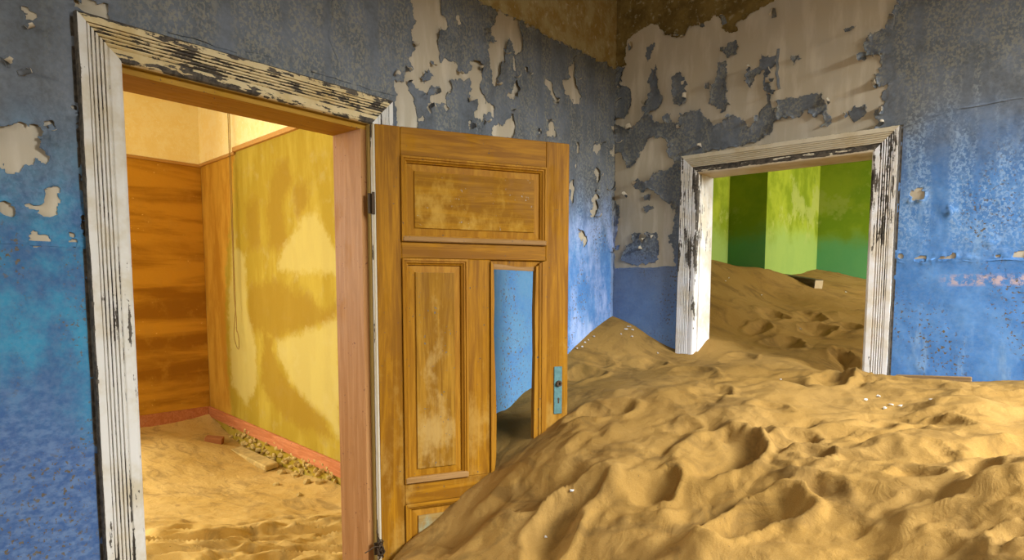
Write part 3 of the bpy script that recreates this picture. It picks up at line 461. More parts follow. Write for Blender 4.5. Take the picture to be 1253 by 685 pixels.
SKIRT = wood_mat('pinkish_skirting_wood', 'x', (0.42, 0.14, 0.045), (0.56, 0.22, 0.085), (0.52, 0.28, 0.14))
GREEN_LIT = green_mat('lit_green_plaster', (0.37, 0.43, 0.03), (0.22, 0.29, 0.012), (0.31, 0.44, 0.11), (0.46, 0.48, 0.13))  # brighter copy of the green plaster, light painted in for faces towards the window
GREEN_SHADED = green_mat('shaded_green_plaster', (0.20, 0.27, 0.012), (0.14, 0.22, 0.008), (0.07, 0.26, 0.10), (0.26, 0.30, 0.05))  # darker copy of the green plaster, shade painted into the colour
RUBBLE = flat('broken_ochre_plaster', (0.56, 0.40, 0.13), 0.95, grain=18, amt=0.6)
BRICK = flat('old_brick', (0.33, 0.13, 0.04), 0.95)
BEAMWOOD = wood_mat('dry_dark_timber', 'x', (0.06, 0.04, 0.02), (0.13, 0.09, 0.05), (0.2, 0.15, 0.09))
BEAMEND = flat('lit_beam_end', (0.50, 0.38, 0.22))  # paler colour paints the light on the beam's end face
PLANKWOOD = wood_mat('grey_brown_plank_wood', 'x', (0.20, 0.12, 0.05), (0.32, 0.21, 0.10), (0.40, 0.31, 0.2))
CHIPWHITE = flat('white_paint_chip', (0.74, 0.72, 0.68))
CEIL = flat('ceiling_plaster', (0.62, 0.56, 0.44)); HIDDEN = flat('limewash', (0.30, 0.28, 0.25))
FARWALL = flat('far_room_wall', (0.70, 0.52, 0.17)); GREENWALL = flat('green_room_wall', (0.42, 0.48, 0.10)); FLOORW = flat('floor_boards', (0.25, 0.16, 0.08))

# ------------------------------------------------------------------ the setting
ZC = 3.75
S = 'structure'
# wall with the open panelled door (x = 0), opening y -2.965 .. -1.965, z 0 .. 2.225
wall_l = boxes('wall_left', [(-0.2, 0, -6.8, -2.965, -0.5, ZC), (-0.2, 0, -1.965, 0.2, -0.5, ZC), (-0.2, 0, -2.965, -1.965, 2.225, ZC), (-0.2, 0, -2.965, -1.965, -0.5, -0.3)], PLASTER); tag(wall_l, kind=S)
# wall with the green doorway (y = 0), opening x .57 .. 1.555, z .. 2.235
wall_r = boxes('wall_right', [(0, 0.57, 0, 0.17, -0.1, ZC), (1.555, 3.8, 0, 0.17, -0.1, ZC), (0.57, 1.555, 0, 0.17, 2.235, ZC)], PLASTER); tag(wall_r, kind=S)
wall_b = boxes('wall_back', [(0, 0.5, -6.4, -6.2, -0.1, ZC), (2.8, 3.8, -6.4, -6.2, -0.1, ZC), (0.5, 2.8, -6.4, -6.2, -0.1, 1.2), (0.5, 2.8, -6.4, -6.2, 2.7, ZC)], HIDDEN); tag(wall_b, kind=S)
wall_s = boxes('wall_side', [(3.6, 3.8, -6.4, -2.2, -0.1, ZC), (3.6, 3.8, -0.2, 1.0, -0.1, ZC), (3.6, 3.8, 2.9, 4.0, -0.1, ZC), (3.6, 3.8, -2.2, -0.2, -0.1, 1.3), (3.6, 3.8, -2.2, -0.2, 3.15, ZC), (3.6, 3.8, 1.0, 2.9, -0.1, 1.5), (3.6, 3.8, 1.0, 2.9, 3.2, ZC)], HIDDEN); tag(wall_s, kind=S)
ceil = boxes('ceiling', [(-5.6, 4.0, -7.2, 4.0, ZC, ZC + 0.1)], CEIL); tag(ceil, kind=S)
floor = boxes('floor', [(0.0, 3.8, -6.4, 4.0, -0.2, -0.1), (-5.6, 0.0, -7.2, 0.3, -0.55, -0.45)], FLOORW); tag(floor, kind=S)
# the golden room behind the first doorway
CW = np.array([-5.33, -0.30]); DW = np.array([0.9973, -0.0732]); NW = np.array([-0.0732, -0.9973])
wall_o = boxes('wall_end', [(-5.53, -5.33, -2.3, 0.1, -0.5, ZC), (-5.53, -5.33, -7.2, -4.7, -0.5, ZC), (-5.53, -5.33, -4.7, -2.3, -0.5, 1.0), (-5.53, -5.33, -4.7, -2.3, 3.3, ZC)], ORANGE); tag(wall_o, kind=S)
wall_q = boxes('wall_near', [(-5.53, -4.4, -6.6, -6.4, -0.5, ZC), (-0.9, 0, -6.6, -6.4, -0.5, ZC), (-4.4, -0.9, -6.6, -6.4, -0.5, 0.9), (-4.4, -0.9, -6.6, -6.4, 3.2, ZC)], FARWALL); tag(wall_q, kind=S)
# green room
wall_g = boxes('wall_far', [(-0.2, 3.8, 3.57, 3.75, -0.1, ZC)], GREEN_SHADED); tag(wall_g, kind=S)
wall_g2 = boxes('wall_inner', [(-0.2, 0, 0.2, 3.57, -0.1, ZC)], GREEN_LIT); tag(wall_g2, kind=S)


def wall_grid(name, t1, zlo, zhi, step, material):
    T, Z = np.meshgrid(np.arange(0, t1 + step, step), np.arange(zlo, zhi + step, step), indexing='ij')
    V = np.stack([CW[0] + T * DW[0], CW[1] + T * DW[1], Z], -1).reshape(-1, 3)
    a, b = T.shape; I = np.arange(a * b).reshape(a, b)
    F = np.stack([I[:-1, :-1], I[1:, :-1], I[1:, 1:], I[:-1, 1:]], -1).reshape(-1, 4)
    o = big_mesh(name, V, F, material)
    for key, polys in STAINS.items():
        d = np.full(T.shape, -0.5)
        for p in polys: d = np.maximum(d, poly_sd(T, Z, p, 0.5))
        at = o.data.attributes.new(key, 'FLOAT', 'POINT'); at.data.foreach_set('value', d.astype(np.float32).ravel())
    sol = o.modifiers.new('thickness', 'SOLIDIFY'); sol.thickness = 0.2; sol.offset = -1 
    return o


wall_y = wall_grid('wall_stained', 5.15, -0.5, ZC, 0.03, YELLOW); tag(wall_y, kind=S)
breast = boxes('chimney_breast', [(0.0, 0.33, 1.97, 3.57, -0.1, ZC)], GREEN_LIT); tag(breast, kind=S)
breast.data.materials.append(GREEN_SHADED)
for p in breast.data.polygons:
    if p.normal.y < -0.5: p.material_index = 1  # front face takes the shaded copy of the green


def strip_on_wall(name, t0, t1, za0, za1, zb0, zb1, depth, material, n0=0.0):
    """board on the stained wall: from t0 (z za0..za1) to t1 (z zb0..zb1)"""
    vs = []
    for t, z0, z1 in ((t0, za0, za1), (t1, zb0, zb1)):
        for dpt, z in ((n0, z0), (depth, z0), (depth, z1 - 0.008), (depth * 0.6, z1), (n0, z1)):
            p = CW + DW * t + NW * dpt; vs.append((p[0], p[1], z))
    f = [(0, 1, 6, 5), (1, 2, 7, 6), (2, 3, 8, 7), (3, 4, 9, 8), (4, 0, 5, 9), (0, 4, 3, 2, 1), (5, 6, 7, 8, 9)]
    return mesh_obj(name, vs, f, material)


bs = strip_on_wall('baseboard_side', 0.0, 5.1, 0.0, 0.115, -0.22, -0.08, 0.025, SKIRT); tag(bs, kind=S)
be = boxes('baseboard_end', [(-5.33, -5.305, -2.3, -0.33, -0.08, 0.115)], SKIRT); tag(be, kind=S)
r1 = strip_on_wall('trim_3', 0.0, 0.98, 2.90, 2.935, 2.90, 2.935, 0.02, RAIL); tag(r1, kind=S)
r2 = strip_on_wall('trim_4', 0.98, 5.1, 2.925, 2.975, 2.925, 2.975, 0.035, RAIL); tag(r2, kind=S)
r3 = boxes('trim_5', [(-5.33, -5.31, -2.3, -0.3, 2.895, 2.925)], RAIL); tag(r3, kind=S)
fr = strip_on_wall('frieze_band', 0.0, 5.1, 2.925, ZC, 2.955, ZC, 0.006, FARFRIEZE); fr.parent = wall_y
fe = boxes('frieze_band', [(-5.33, -5.324, -2.3, -0.305, 2.92, ZC)], FARFRIEZE, wall_o)


# ------------------------------------------------------------------ peeling paint: a film with real torn, lifted edges
def axis(*parts):
    out = [np.linspace(a, b, max(2, int(round((b - a) / st)) + 1))[:-1] for a, b, st in parts]
    return np.concatenate(out + [np.array([parts[-1][1]])])


def paint_sheet(name, side, ua, va, sd_fn, material, parent, base=0.003, lift=0.012, seed=3):
    ua, va = axis(*ua), axis(*va); u0, u1 = ua[0], ua[-1]; step = 0.006
    U, V = np.meshgrid(ua, va, indexing='ij')
    Wu = U + 0.006 * fbm(U * 30, V * 30, seed, 4, 0.75); Wv = V + 0.006 * fbm(U * 30 + 40, V * 30, seed + 5, 4, 0.75)
    Sd = sd_fn(Wu, Wv) + 0.006 * fbm(U * 48, V * 48, seed + 9, 3, 0.75)
    gu, gv = np.gradient(Sd, ua, va); gl = np.sqrt(gu ** 2 + gv ** 2) + 1e-6
    near = (Sd < 0) & (Sd > -step * 1.2)
    mv = np.where(near, np.minimum(-Sd / np.maximum(gl, 0.3), step * 0.8), 0.0)
    U2 = np.clip(U + mv * gu / gl, u0, u1); V2 = V + mv * gv / gl
    keep = Sd > -step * 1.2
    I = np.arange(U.size).reshape(U.shape)
    F = np.stack([I[:-1, :-1], I[1:, :-1], I[1:, 1:], I[:-1, 1:]], -1).reshape(-1, 4)
    F = F[keep.ravel()[F].all(1)]
    lf = (0.25 + 0.75 * np.clip((V - 1.65) / 0.35, 0, 1)) * lift * np.clip(0.45 + 0.9 * fbm(U * 13, V * 13, seed + 20, 2), 0, 1.6) * np.exp(-np.maximum(Sd, 0) / 0.010)
    Wd = base + lf + 0.0012 * fbm(U * 18, V * 18, seed + 30, 3)
    Wd = np.maximum(Wd, 0.0012)
    used, inv = np.unique(F, return_inverse=True); F = inv.reshape(-1, 4)
    u, v, w = U2.ravel()[used], V2.ravel()[used], Wd.ravel()[used]
    P = np.stack([w, u, v], -1) if side == 'L' else np.stack([u, -w, v], -1)
    # rim: boundary edges go back 1.5 mm so that the film shows a thickness
    E = np.concatenate([F[:, [0, 1]], F[:, [1, 2]], F[:, [2, 3]], F[:, [3, 0]]])
    key = np.minimum(E[:, 0], E[:, 1]).astype(np.int64) * len(P) + np.maximum(E[:, 0], E[:, 1])
    _, idx, cnt = np.unique(key, return_index=True, return_counts=True)
    B = E[idx[cnt == 1]]; bv, binv = np.unique(B, return_inverse=True); binv = binv.reshape(-1, 2)
    Pb = P[bv].copy()
    if side == 'L': Pb[:, 0] = np.maximum(Pb[:, 0] - 0.0018, 0.0004)
    else: Pb[:, 1] = np.minimum(Pb[:, 1] + 0.0018, -0.0004)
    n0 = len(P); Fr = np.stack([B[:, 1], B[:, 0], binv[:, 0] + n0, binv[:, 1] + n0], -1)
    Pall = np.concatenate([P, Pb]); Fall = np.concatenate([F, Fr])
    if side == 'R': pass
    return big_mesh(name, Pall, Fall, material, parent)


def rect_sd(U, V, a, b, c, d):
    return np.minimum(np.minimum(U - a, b - U), np.minimum(V - c, d - V))


def union(U, V, polys):
    s = np.full(U.shape, -0.07)
    for p in polys: s = np.maximum(s, poly_sd(U, V, p))
    return s


def left_sd(U, V):
    s = np.minimum(2.914 + 0.004 * fbm(U * 9, V * 9, 77, 2) - V, 0.07)
    s = np.minimum(s, -union(U, V, LEFT_HOLES)); s = np.maximum(s, np.minimum(union(U, V, LEFT_ISLANDS), 2.914 - V))
    s = np.minimum(s, -union(U, V, LEFT_SMALL))
    s = np.minimum(s, -rect_sd(U, V, -3.0, -1.93, -1, 2.26))
    nz = fbm(U * 5, V * 5, 91, 4)                                   # stray pinholes in the older coat
    return np.minimum(s, 0.055 - 0.06 * np.clip(nz - 0.95, 0, 1) * 4)


def left_frieze_sd(U, V):
    s = np.minimum(V - 2.917 - 0.004 * fbm(U * 9, V * 9, 77, 2), 0.07)
    return np.minimum(s, -poly_sd(U, V, LEFT_HOLES[0]) + 0.01)


def right_sd(U, V):
    s = np.full(U.shape, 0.07)
    s = np.minimum(s, -union(U, V, RIGHT_HOLES)); s = np.maximum(s, union(U, V, RIGHT_ISLANDS))
    s = np.minimum(s, -union(U, V, RIGHT_SMALL))
    return np.minimum(s, -rect_sd(U, V, 0.53, 1.6, -1, 2.27))


def right_frieze_sd(U, V): return union(U, V, RIGHT_FRIEZE)


paint_sheet('blue_paint', 'L', ((-3.75, -2.95, 0.006), (-2.95, -1.95, 0.012), (-1.95, -0.001, 0.0048)), ((-0.05, 1.3, 0.012), (1.3, 2.95, 0.0048)), left_sd, BLUE, wall_l, 0.003, 0.016, 3)
paint_sheet('frieze_paint', 'L', ((-2.4, -0.001, 0.010),), ((2.9, ZC, 0.010),), left_frieze_sd, FRIEZE_L, wall_l, 0.004, 0.004, 4)
paint_sheet('blue_paint', 'R', ((0.001, 1.7, 0.0046), (1.7, 2.7, 0.007)), ((0.9, 1.6, 0.009), (1.6, 3.3, 0.0046)), right_sd, BLUE, wall_r, 0.003, 0.018, 5)
paint_sheet('frieze_paint', 'R', ((0.001, 1.2, 0.006),), ((2.5, ZC, 0.006),), right_frieze_sd, FRIEZE_R, wall_r, 0.003, 0.016, 6)


def flake(side, u, v, ang, length, width, parent, seed):
    """one curl of loose paint film: blue face, cream back"""
    length *= 1.5; width *= 1.35
    rn = random.Random(seed); n = 7; a = math.radians(ang); du, dv = math.cos(a), math.sin(a); pu, pv = -dv, du
    turn = rn.uniform(1.6, 3.4); top = []; bot = []
    for i in range(n + 1):
        t = i / n; th = turn * t; R = length / turn
        s = R * math.sin(th); w = 0.004 + R * (1 - math.cos(th))
        for k in (-1, 0, 1):
            hw = width * 0.5 * (1 - 0.5 * t * t) * (1 + 0.25 * rn.uniform(-1, 1))
            c = k * hw
            for lst, off_ in ((top, 0.0007), (bot, -0.0007)):
                s2 = s - math.sin(th) * off_; w2 = w + math.cos(th) * off_
                lst.append((u + du * s2 + pu * c, v + dv * s2 + pv * c, max(w2 + 0.001 * (k == 0), 0.002)))
    pts = top + bot; m = len(top); F = []; FM = []
    for i in range(n):
        for k in (0, 1):
            q = (i * 3 + k, i * 3 + k + 1, i * 3 + k + 4, i * 3 + k + 3)
            F.append(q); FM.append(0); F.append(tuple(m + x for x in reversed(q))); FM.append(1)
    for i in range(n):
        for k in (0, 2):
            q = (i * 3 + k, i * 3 + 3 + k, m + i * 3 + 3 + k, m + i * 3 + k); F.append(q); FM.append(1)
    F.append((n * 3, n * 3 + 1, m + n * 3 + 1, m + n * 3)); FM.append(1); F.append((n * 3 + 1, n * 3 + 2, m + n * 3 + 2, m + n * 3 + 1)); FM.append(1)
    vs = [((w, uu, vv) if side == 'L' else (uu, -w, vv)) for uu, vv, w in pts]
    return mesh_obj('paint_flake', vs, F, None, parent, True, [BLUE, PLASTER], FM)


for i, f in enumerate(FLAKES_LEFT): flake('L', *f, wall_l, i)
for i, f in enumerate(FLAKES_RIGHT): flake('R', *f, wall_r, 100 + i)
# cracks and seams: one lip of the film stands proud and shades the gap beside it
def lip(side, pts, height, material, parent, seed):
    rn = random.Random(seed); P = []
    for (a, b), (c, d) in zip(pts, pts[1:]):
        n = max(2, int(math.hypot(c - a, d - b) / 0.03))
        for k in range(n): P.append((a + (c - a) * k / n + rn.uniform(-.004, .004), b + (d - b) * k / n + rn.uniform(-.004, .004)))
    P.append(pts[-1]); V = []; F = []
    for k, (u, v) in enumerate(P):
        q = P[min(k + 1, len(P) - 1)]; p = P[max(k - 1, 0)]; du, dv = q[0] - p[0], q[1] - p[1]; L = math.hypot(du, dv) + 1e-9
        nu, nv = -dv / L, du / L; h = height * rn.uniform(0.25, 1.2)
        for o, w in ((-0.014, 0.001), (-0.004, 0.003 + h * 0.6), (0.0, 0.003 + h), (0.0015, 0.001)):
            V.append((w, u + nu * o, v + nv * o) if side == 'L' else (u + nu * o, -w, v + nv * o))
    for k in range(len(P) - 1):
        for i in range(3): F.append((k * 4 + i, k * 4 + i + 1, k * 4 + i + 5, k * 4 + i + 4))
    return mesh_obj('paint_crack', V, F, material, parent)


for i, (side, pts, h) in enumerate(CRACKS): lip(side, pts, h * 0.55, BLUE, wall_l if side == 'L' else wall_r, 700 + i)

# ------------------------------------------------------------------ door frames
def reeded(w, h):
    """profile across a reeded casing: (distance from the outer edge, height, wear)"""
    p = [(-0.009, 0.0, 2.5), (-0.009, 0.004, 2.5), (-0.001, 0.004, 2.5), (0.0, h * 0.92, 2.2), (0.004, h, 0.35), (0.024, h, 0.1)]  # dark outer strip paints in the shadow gap beside the casing
    x = 0.024; n = 5; pitch = (w * 0.66 - 0.024) / n
    for i in range(n):
        p += [(x + 0.0012, h - 0.010, 0.95), (x + pitch * 0.28, h - 0.0015, 0.15), (x + pitch * 0.62, h - 0.0008, 0.2), (x + pitch * 0.92, h - 0.003, 0.4)]
        x += pitch
    p += [(x + 0.002, h - 0.006, 0.8), (x + 0.006, h - 0.002, 0.3), (w - 0.012, h - 0.001, 0.3), (w - 0.004, h - 0.004, 0.5), (w, h - 0.012, 0.4), (w, 0.0, 0.3)]
    return p


def casing_piece(name, prof, a_fn, b_fn, material, parent, nseg=1, wear_fn=None):
    """a_fn/b_fn(q, h) give the two mitred ends of the line at profile point q"""
    vs = []; wear = []; m = len(prof)
    for i in range(nseg + 1):
        t = i / nseg
        for q, h, w in prof:
            A = np.array(a_fn(q, h)); B = np.array(b_fn(q, h)); vs.append(tuple(A + (B - A) * t)); wear.append(w if wear_fn is None else wear_fn(q, w))
    F = []
    for i in range(nseg):
        for k in range(m - 1): F.append((i * m + k, i * m + k + 1, (i + 1) * m + k + 1, (i + 1) * m + k))
    F.append(tuple(range(m))[::-1]); F.append(tuple(nseg * m + k for k in range(m)))
    o = mesh_obj(name, vs, F, material, parent)
    at = o.data.attributes.new('wear', 'FLOAT', 'POINT'); at.data.foreach_set('value', wear)
    bm = bmesh.new(); bm.from_mesh(o.data); bmesh.ops.recalc_face_normals(bm, faces=bm.faces); bm.to_mesh(o.data); bm.free()
    return o


# first doorway
t1 = empty('trim_1', (0, -2.46, 0)); tag(t1, kind=S)
inv = Matrix.Translation((0, 2.46, 0))
Y0, Y1, ZT, WL, HL = -3.048, -1.876, 2.308, 0.118, 0.03
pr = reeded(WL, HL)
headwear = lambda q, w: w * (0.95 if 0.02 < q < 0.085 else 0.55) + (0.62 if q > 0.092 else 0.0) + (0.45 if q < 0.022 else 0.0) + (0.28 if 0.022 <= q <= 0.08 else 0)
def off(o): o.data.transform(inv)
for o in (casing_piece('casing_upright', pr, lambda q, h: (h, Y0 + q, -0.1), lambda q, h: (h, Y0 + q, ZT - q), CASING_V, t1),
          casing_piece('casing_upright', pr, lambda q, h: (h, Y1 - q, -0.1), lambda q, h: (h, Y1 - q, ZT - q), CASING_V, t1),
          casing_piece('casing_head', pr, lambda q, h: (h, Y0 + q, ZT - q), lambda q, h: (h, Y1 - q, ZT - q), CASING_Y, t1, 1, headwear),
          boxes('jamb', [(-0.2, -0.004, -2.028, -1.965, -0.3, 2.168)], PINKWOOD, t1),
          boxes('jamb', [(-0.2, -0.004, -2.965, -2.934, -0.3, 2.168)], PINKWOOD, t1),
          boxes('jamb_head', [(-0.2, -0.004, -2.965, -1.965, 2.168, 2.225)], HEADWOOD, t1),
          boxes('rebate_lining', [(-0.004, 0.017, -1.9985, -1.965, -0.3, 2.189), (-0.004, 0.017, -2.965, -2.931, -0.3, 2.189), (-0.004, 0.017, -2.965, -1.965, 2.189, 2.225)], REBATE, t1)):
    off(o)
# second doorway
t2 = empty('trim_2', (1.06, 0, 0)); tag(t2, kind=S)
inv = Matrix.Translation((-1.06, 0, 0))
X0, X1, ZT2, W2, H2 = 0.487, 1.632, 2.302, 0.116, 0.045
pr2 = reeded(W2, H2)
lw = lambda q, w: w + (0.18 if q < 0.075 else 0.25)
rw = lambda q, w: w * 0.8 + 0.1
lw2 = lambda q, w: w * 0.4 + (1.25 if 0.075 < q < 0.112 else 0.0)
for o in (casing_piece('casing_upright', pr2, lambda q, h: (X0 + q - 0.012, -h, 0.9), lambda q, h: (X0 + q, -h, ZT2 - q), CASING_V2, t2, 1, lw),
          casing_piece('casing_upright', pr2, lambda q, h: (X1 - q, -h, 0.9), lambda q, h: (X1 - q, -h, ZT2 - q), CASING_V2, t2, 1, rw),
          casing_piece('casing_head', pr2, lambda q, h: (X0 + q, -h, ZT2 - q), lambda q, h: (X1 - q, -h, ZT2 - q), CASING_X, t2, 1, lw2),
          boxes('jamb', [(0.57, 0.605, 0.0, 0.17, 0.9, 2.187)], CASING_V2, t2),
          boxes('jamb', [(1.52, 1.555, 0.0, 0.17, 0.9, 2.187)], CASING_V2, t2),
          boxes('jamb_head', [(0.57, 1.555, 0.0, 0.17, 2.187, 2.235)], CASING_X, t2)):
    off(o)

# ------------------------------------------------------------------ the open four-panel door
door = empty('panel_door', (0.05, -1.996, 0.0), math.atan2(0.897, 0.442))
tag(door, kind='thing'); tag(door, 'open brown wooden panel door with one lower panel missing, half buried in sand', 'door')
DT = 0.042; BV = 0.003
box('stile', 0.0, 0.108, 0, DT, 0.01, 2.187, DOOR_V, door, BV)
box('stile', 0.80, 0.923, 0, DT, 0.01, 2.187, DOOR_V, door, BV)
box('rail', 0.108, 0.80, 0.0005, DT, 2.067, 2.187, DOOR_H, door, BV)
box('rail', 0.108, 0.80, 0.0005, DT, 1.634, 1.705, DOOR_H, door, BV)
box('rail', 0.108, 0.80, 0.0005, DT, 0.545, 0.64, DOOR_H, door, BV)
box('rail', 0.108, 0.80, 0.0005, DT, 0.01, 0.20, DOOR_H, door, BV)
box('middle_stile', 0.407, 0.517, 0.001, DT, 0.64, 1.634, DOOR_V, door, BV)


def rings(name, u0, u1, z0, z1, prof, material, cap, skip=()):
    """nested mitred rectangles: prof = (inset, depth) steps; cap closes the middle"""
    vs = []; F = []
    for q, d in prof: vs += [(u0 + q, d, z0 + q), (u1 - q, d, z0 + q), (u1 - q, d, z1 - q), (u0 + q, d, z1 - q)]
    for i in range(len(prof) - 1):
        for k in range(4):
            if k in skip: continue
            a = i * 4 + k; b = i * 4 + (k + 1) % 4; F.append((a, b, b + 4, a + 4))
    if cap: e = (len(prof) - 1) * 4; F.append((e, e + 1, e + 2, e + 3))
    return mesh_obj(name, vs, F, material, door)


MOULD = [(0.0, 0.0), (0.001, -0.010), (0.010, -0.012), (0.013, -0.006), (0.018, -0.007), (0.024, 0.002), (0.028, 0.004), (0.030, 0.016), (0.030, 0.03)]
BEVEL = [(0.024, 0.018), (0.026, 0.0145), (0.060, 0.0095), (0.0602, 0.0085)]
FIELD = [(0.060, 0.0095), (0.0605, 0.0035), (0.0635, 0.0028)]
for (a, b, c, d, field) in ((0.108, 0.80, 1.705, 2.067, DOOR_TOP), (0.108, 0.407, 0.64, 1.634, DOOR_PANEL), (0.108, 0.80, 0.20, 0.545, DOOR_TEAL)):
    rings('panel_moulding', a, b, c, d, MOULD, DOOR_MOULD, False)
    rings('panel_bevel', a, b, c, d, BEVEL, DOOR_MOULD, False)
    rings('panel', a, b, c, d, FIELD, field, True)
    box('panel_back', a, b, 0.022, 0.034, c, d, field, door)
# pale worn ledges at the foot of the upper mouldings
box('panel_ledge', 0.112, 0.796, -0.016, 0.004, 1.705, 1.728, DOOR_LEDGE, door, 0.004)
box('panel_ledge', 0.110, 0.405, -0.014, 0.004, 0.640, 0.668, DOOR_LEDGE, door, 0.004)
box('panel_ledge', 0.112, 0.796, -0.013, 0.004, 0.530, 0.547, DOOR_H, door, 0.004)
# what is left round the missing panel
def poly_plate(name, outline, y0, y1, material):
    bm = bmesh.new(); a = [bm.verts.new((u, y0, z)) for u, z in outline]; b = [bm.verts.new((u, y1, z)) for u, z in outline]
    n = len(a); bm.faces.new(a); bm.faces.new(b[::-1])
    for i in range(n): bm.faces.new((a[i], b[i], b[(i + 1) % n], a[(i + 1) % n]))
    return bm_obj(name, bm, material, door)
poly_plate('broken_moulding', [(0.517, 1.625), (0.530, 1.618), (0.5335, 1.45), (0.530, 1.30), (0.538, 1.1), (0.543, 0.9), (0.541, 0.72), (0.534, 0.655), (0.517, 0.645)], -0.010, 0.030, DOOR_MOULD)
poly_plate('shadow_strip', [(0.517, 1.636), (0.80, 1.636), (0.80, 1.608), (0.66, 1.603), (0.517, 1.61)], 0.016, 0.032, DOOR_V)  # strip added to stand for the dark shadow under the rail
poly_plate('broken_moulding', [(0.748, 1.608), (0.763, 1.612), (0.763, 0.64), (0.752, 0.66), (0.738, 0.74), (0.740, 0.95), (0.745, 1.2), (0.742, 1.4)], -0.004, 0.03, DOOR_MOULD)
poly_plate('panel_moulding', [(0.763, 1.62), (0.776, 1.628), (0.776, 0.64), (0.763, 0.64)], -0.009, 0.03, DOOR_V)
poly_plate('panel_moulding', [(0.776, 1.628), (0.800, 1.634), (0.800, 0.64), (0.776, 0.64)], -0.013, 0.03, DOOR_MOULD)
poly_plate('panel_remnant', [(0.520, 1.618), (0.60, 1.612), (0.66, 1.604), (0.745, 1.606), (0.745, 1.585), (0.66, 1.588), (0.60, 1.590), (0.524, 1.592)], 0.010, 0.024, DOOR_LEDGE)
box('hinge_edge', -0.007, 0.0, 0.001, DT - 0.001, 0.01, 2.187, EDGEWHITE, door)
lp = box('lock_plate', 0.846, 0.890, -0.005, 0.0, 0.896, 1.128, TEALMETAL, door, 0.002)
lp['label'] = 'tall metal lock plate green with verdigris'


def disc(name, u, z, r, y0, y1, material, parent, seg=14, hollow=0.0):
    bm = bmesh.new()
    def ring(rr, y): return [bm.verts.new((u + rr * math.cos(2 * math.pi * i / seg), y, z + rr * math.sin(2 * math.pi * i / seg))) for i in range(seg)]
    rs = [ring(r, y1), ring(r, y0)] + ([ring(hollow, y0), ring(hollow, y1)] if hollow else [])
    for a, b in zip(rs, rs[1:]):
        for i in range(seg): bm.faces.new((a[i], a[(i + 1) % seg], b[(i + 1) % seg], b[i]))
    if not hollow: bm.faces.new(rs[-1])
    return bm_obj(name, bm, material, parent)


disc('spindle_collar', 0.869, 1.046, 0.0145, -0.016, -0.005, DARKMETAL, lp, 14, 0.007)
disc('spindle', 0.869, 1.046, 0.006, -0.009, -0.004, DARKMETAL, lp, 8)
poly_plate('keyhole', [(0.866, 0.948), (0.874, 0.948), (0.873, 0.962), (0.876, 0.969), (0.872, 0.976), (0.867, 0.976), (0.864, 0.969), (0.867, 0.962)], -0.0056, -0.004, DARKMETAL).parent = lp
for z, hh in ((1.86, 0.042), (0.36, 0.028)):
    h = box('hinge', -0.03, 0.0, 0.012, 0.018, z - hh, z + hh, DARKMETAL, door, 0.001)
    bm = bmesh.new(); bmesh.ops.create_cone(bm, cap_ends=True, segments=10, radius1=0.0065, radius2=0.0065, depth=2.2 * hh, matrix=Matrix.Translation((-0.009, 0.003, z)))
    bm_obj('hinge_knuckle', bm, DARKMETAL, h)

# twisted wire bound round the lower hinge
tw = []
rn = random.Random(5)
c0 = np.array([0.058, -2.008, 0.375])
for k in range(7):
    tw.append([tuple(c0 + np.array([rn.uniform(-.012, .02), rn.uniform(-.02, .012), rn.uniform(-.05, .04)])) for _ in range(6)])
tw.append([tuple(c0 + np.array(p)) for p in ((0, 0, .0), (-.005, -.03, .012), (0.0, -.06, .004), (0.002, -.085, .002))])
tw.append([tuple(c0 + np.array(p)) for p in ((0, 0, -.02), (0, -.01, -.05), (0.0, -.022, -.075), (0.0, -.03, -.09))])
tw.append([tuple(c0 + np.array(p)) for p in ((0, 0, .02), (0, -.012, .05), (0.0, -.02, .07), (0.0, -.018, .085))])
w = tube('twisted_wire', tw, 0.0026, DARKMETAL)
tag(w, 'rusty tangle of wire bound round the lower hinge of the wooden door', 'wire')


# ------------------------------------------------------------------ sand
def pit_field(X, Y):
    Z = np.zeros_like(X)
    wx = X + 0.045 * fbm(X * 4.5, Y * 4.5, 51, 4, 0.55); wy = Y + 0.045 * fbm(X * 4.5 + 30, Y * 4.5, 57, 4, 0.55)
    c, s = math.cos(YAW), math.sin(YAW)
    for k, (x, y, a, b, d) in enumerate(PITS):
        m = (np.abs(X - x) < 0.9) & (np.abs(Y - y) < 0.9)
        if not m.any(): continue
        # feet came through the doorway, so the pits lie across that path
        dx = wx[m] - x; dy = wy[m] - y; t = (k * 0.618 % 1 - 0.5) * 0.9; cc = c * math.cos(t) - s * math.sin(t); ss = s * math.cos(t) + c * math.sin(t)
        p = (dx * cc + dy * ss) / a; q = (-dx * ss + dy * cc) / b; r = np.sqrt(p * p + q * q)
        if d > 0:
            lean = 1 + 0.45 * p                                    # one wall steep, the other a long scuff
            Z[m] += -d * np.clip(1 - r ** 1.6, 0, 1) * np.clip(lean, 0.4, 1.6) + 0.33 * d * np.exp(-((r - 1.08) / 0.2) ** 2) * np.clip(lean, 0.2, 1.5)
        else: Z[m] += -d * np.exp(-r ** 1.3 * 1.4)
    return Z


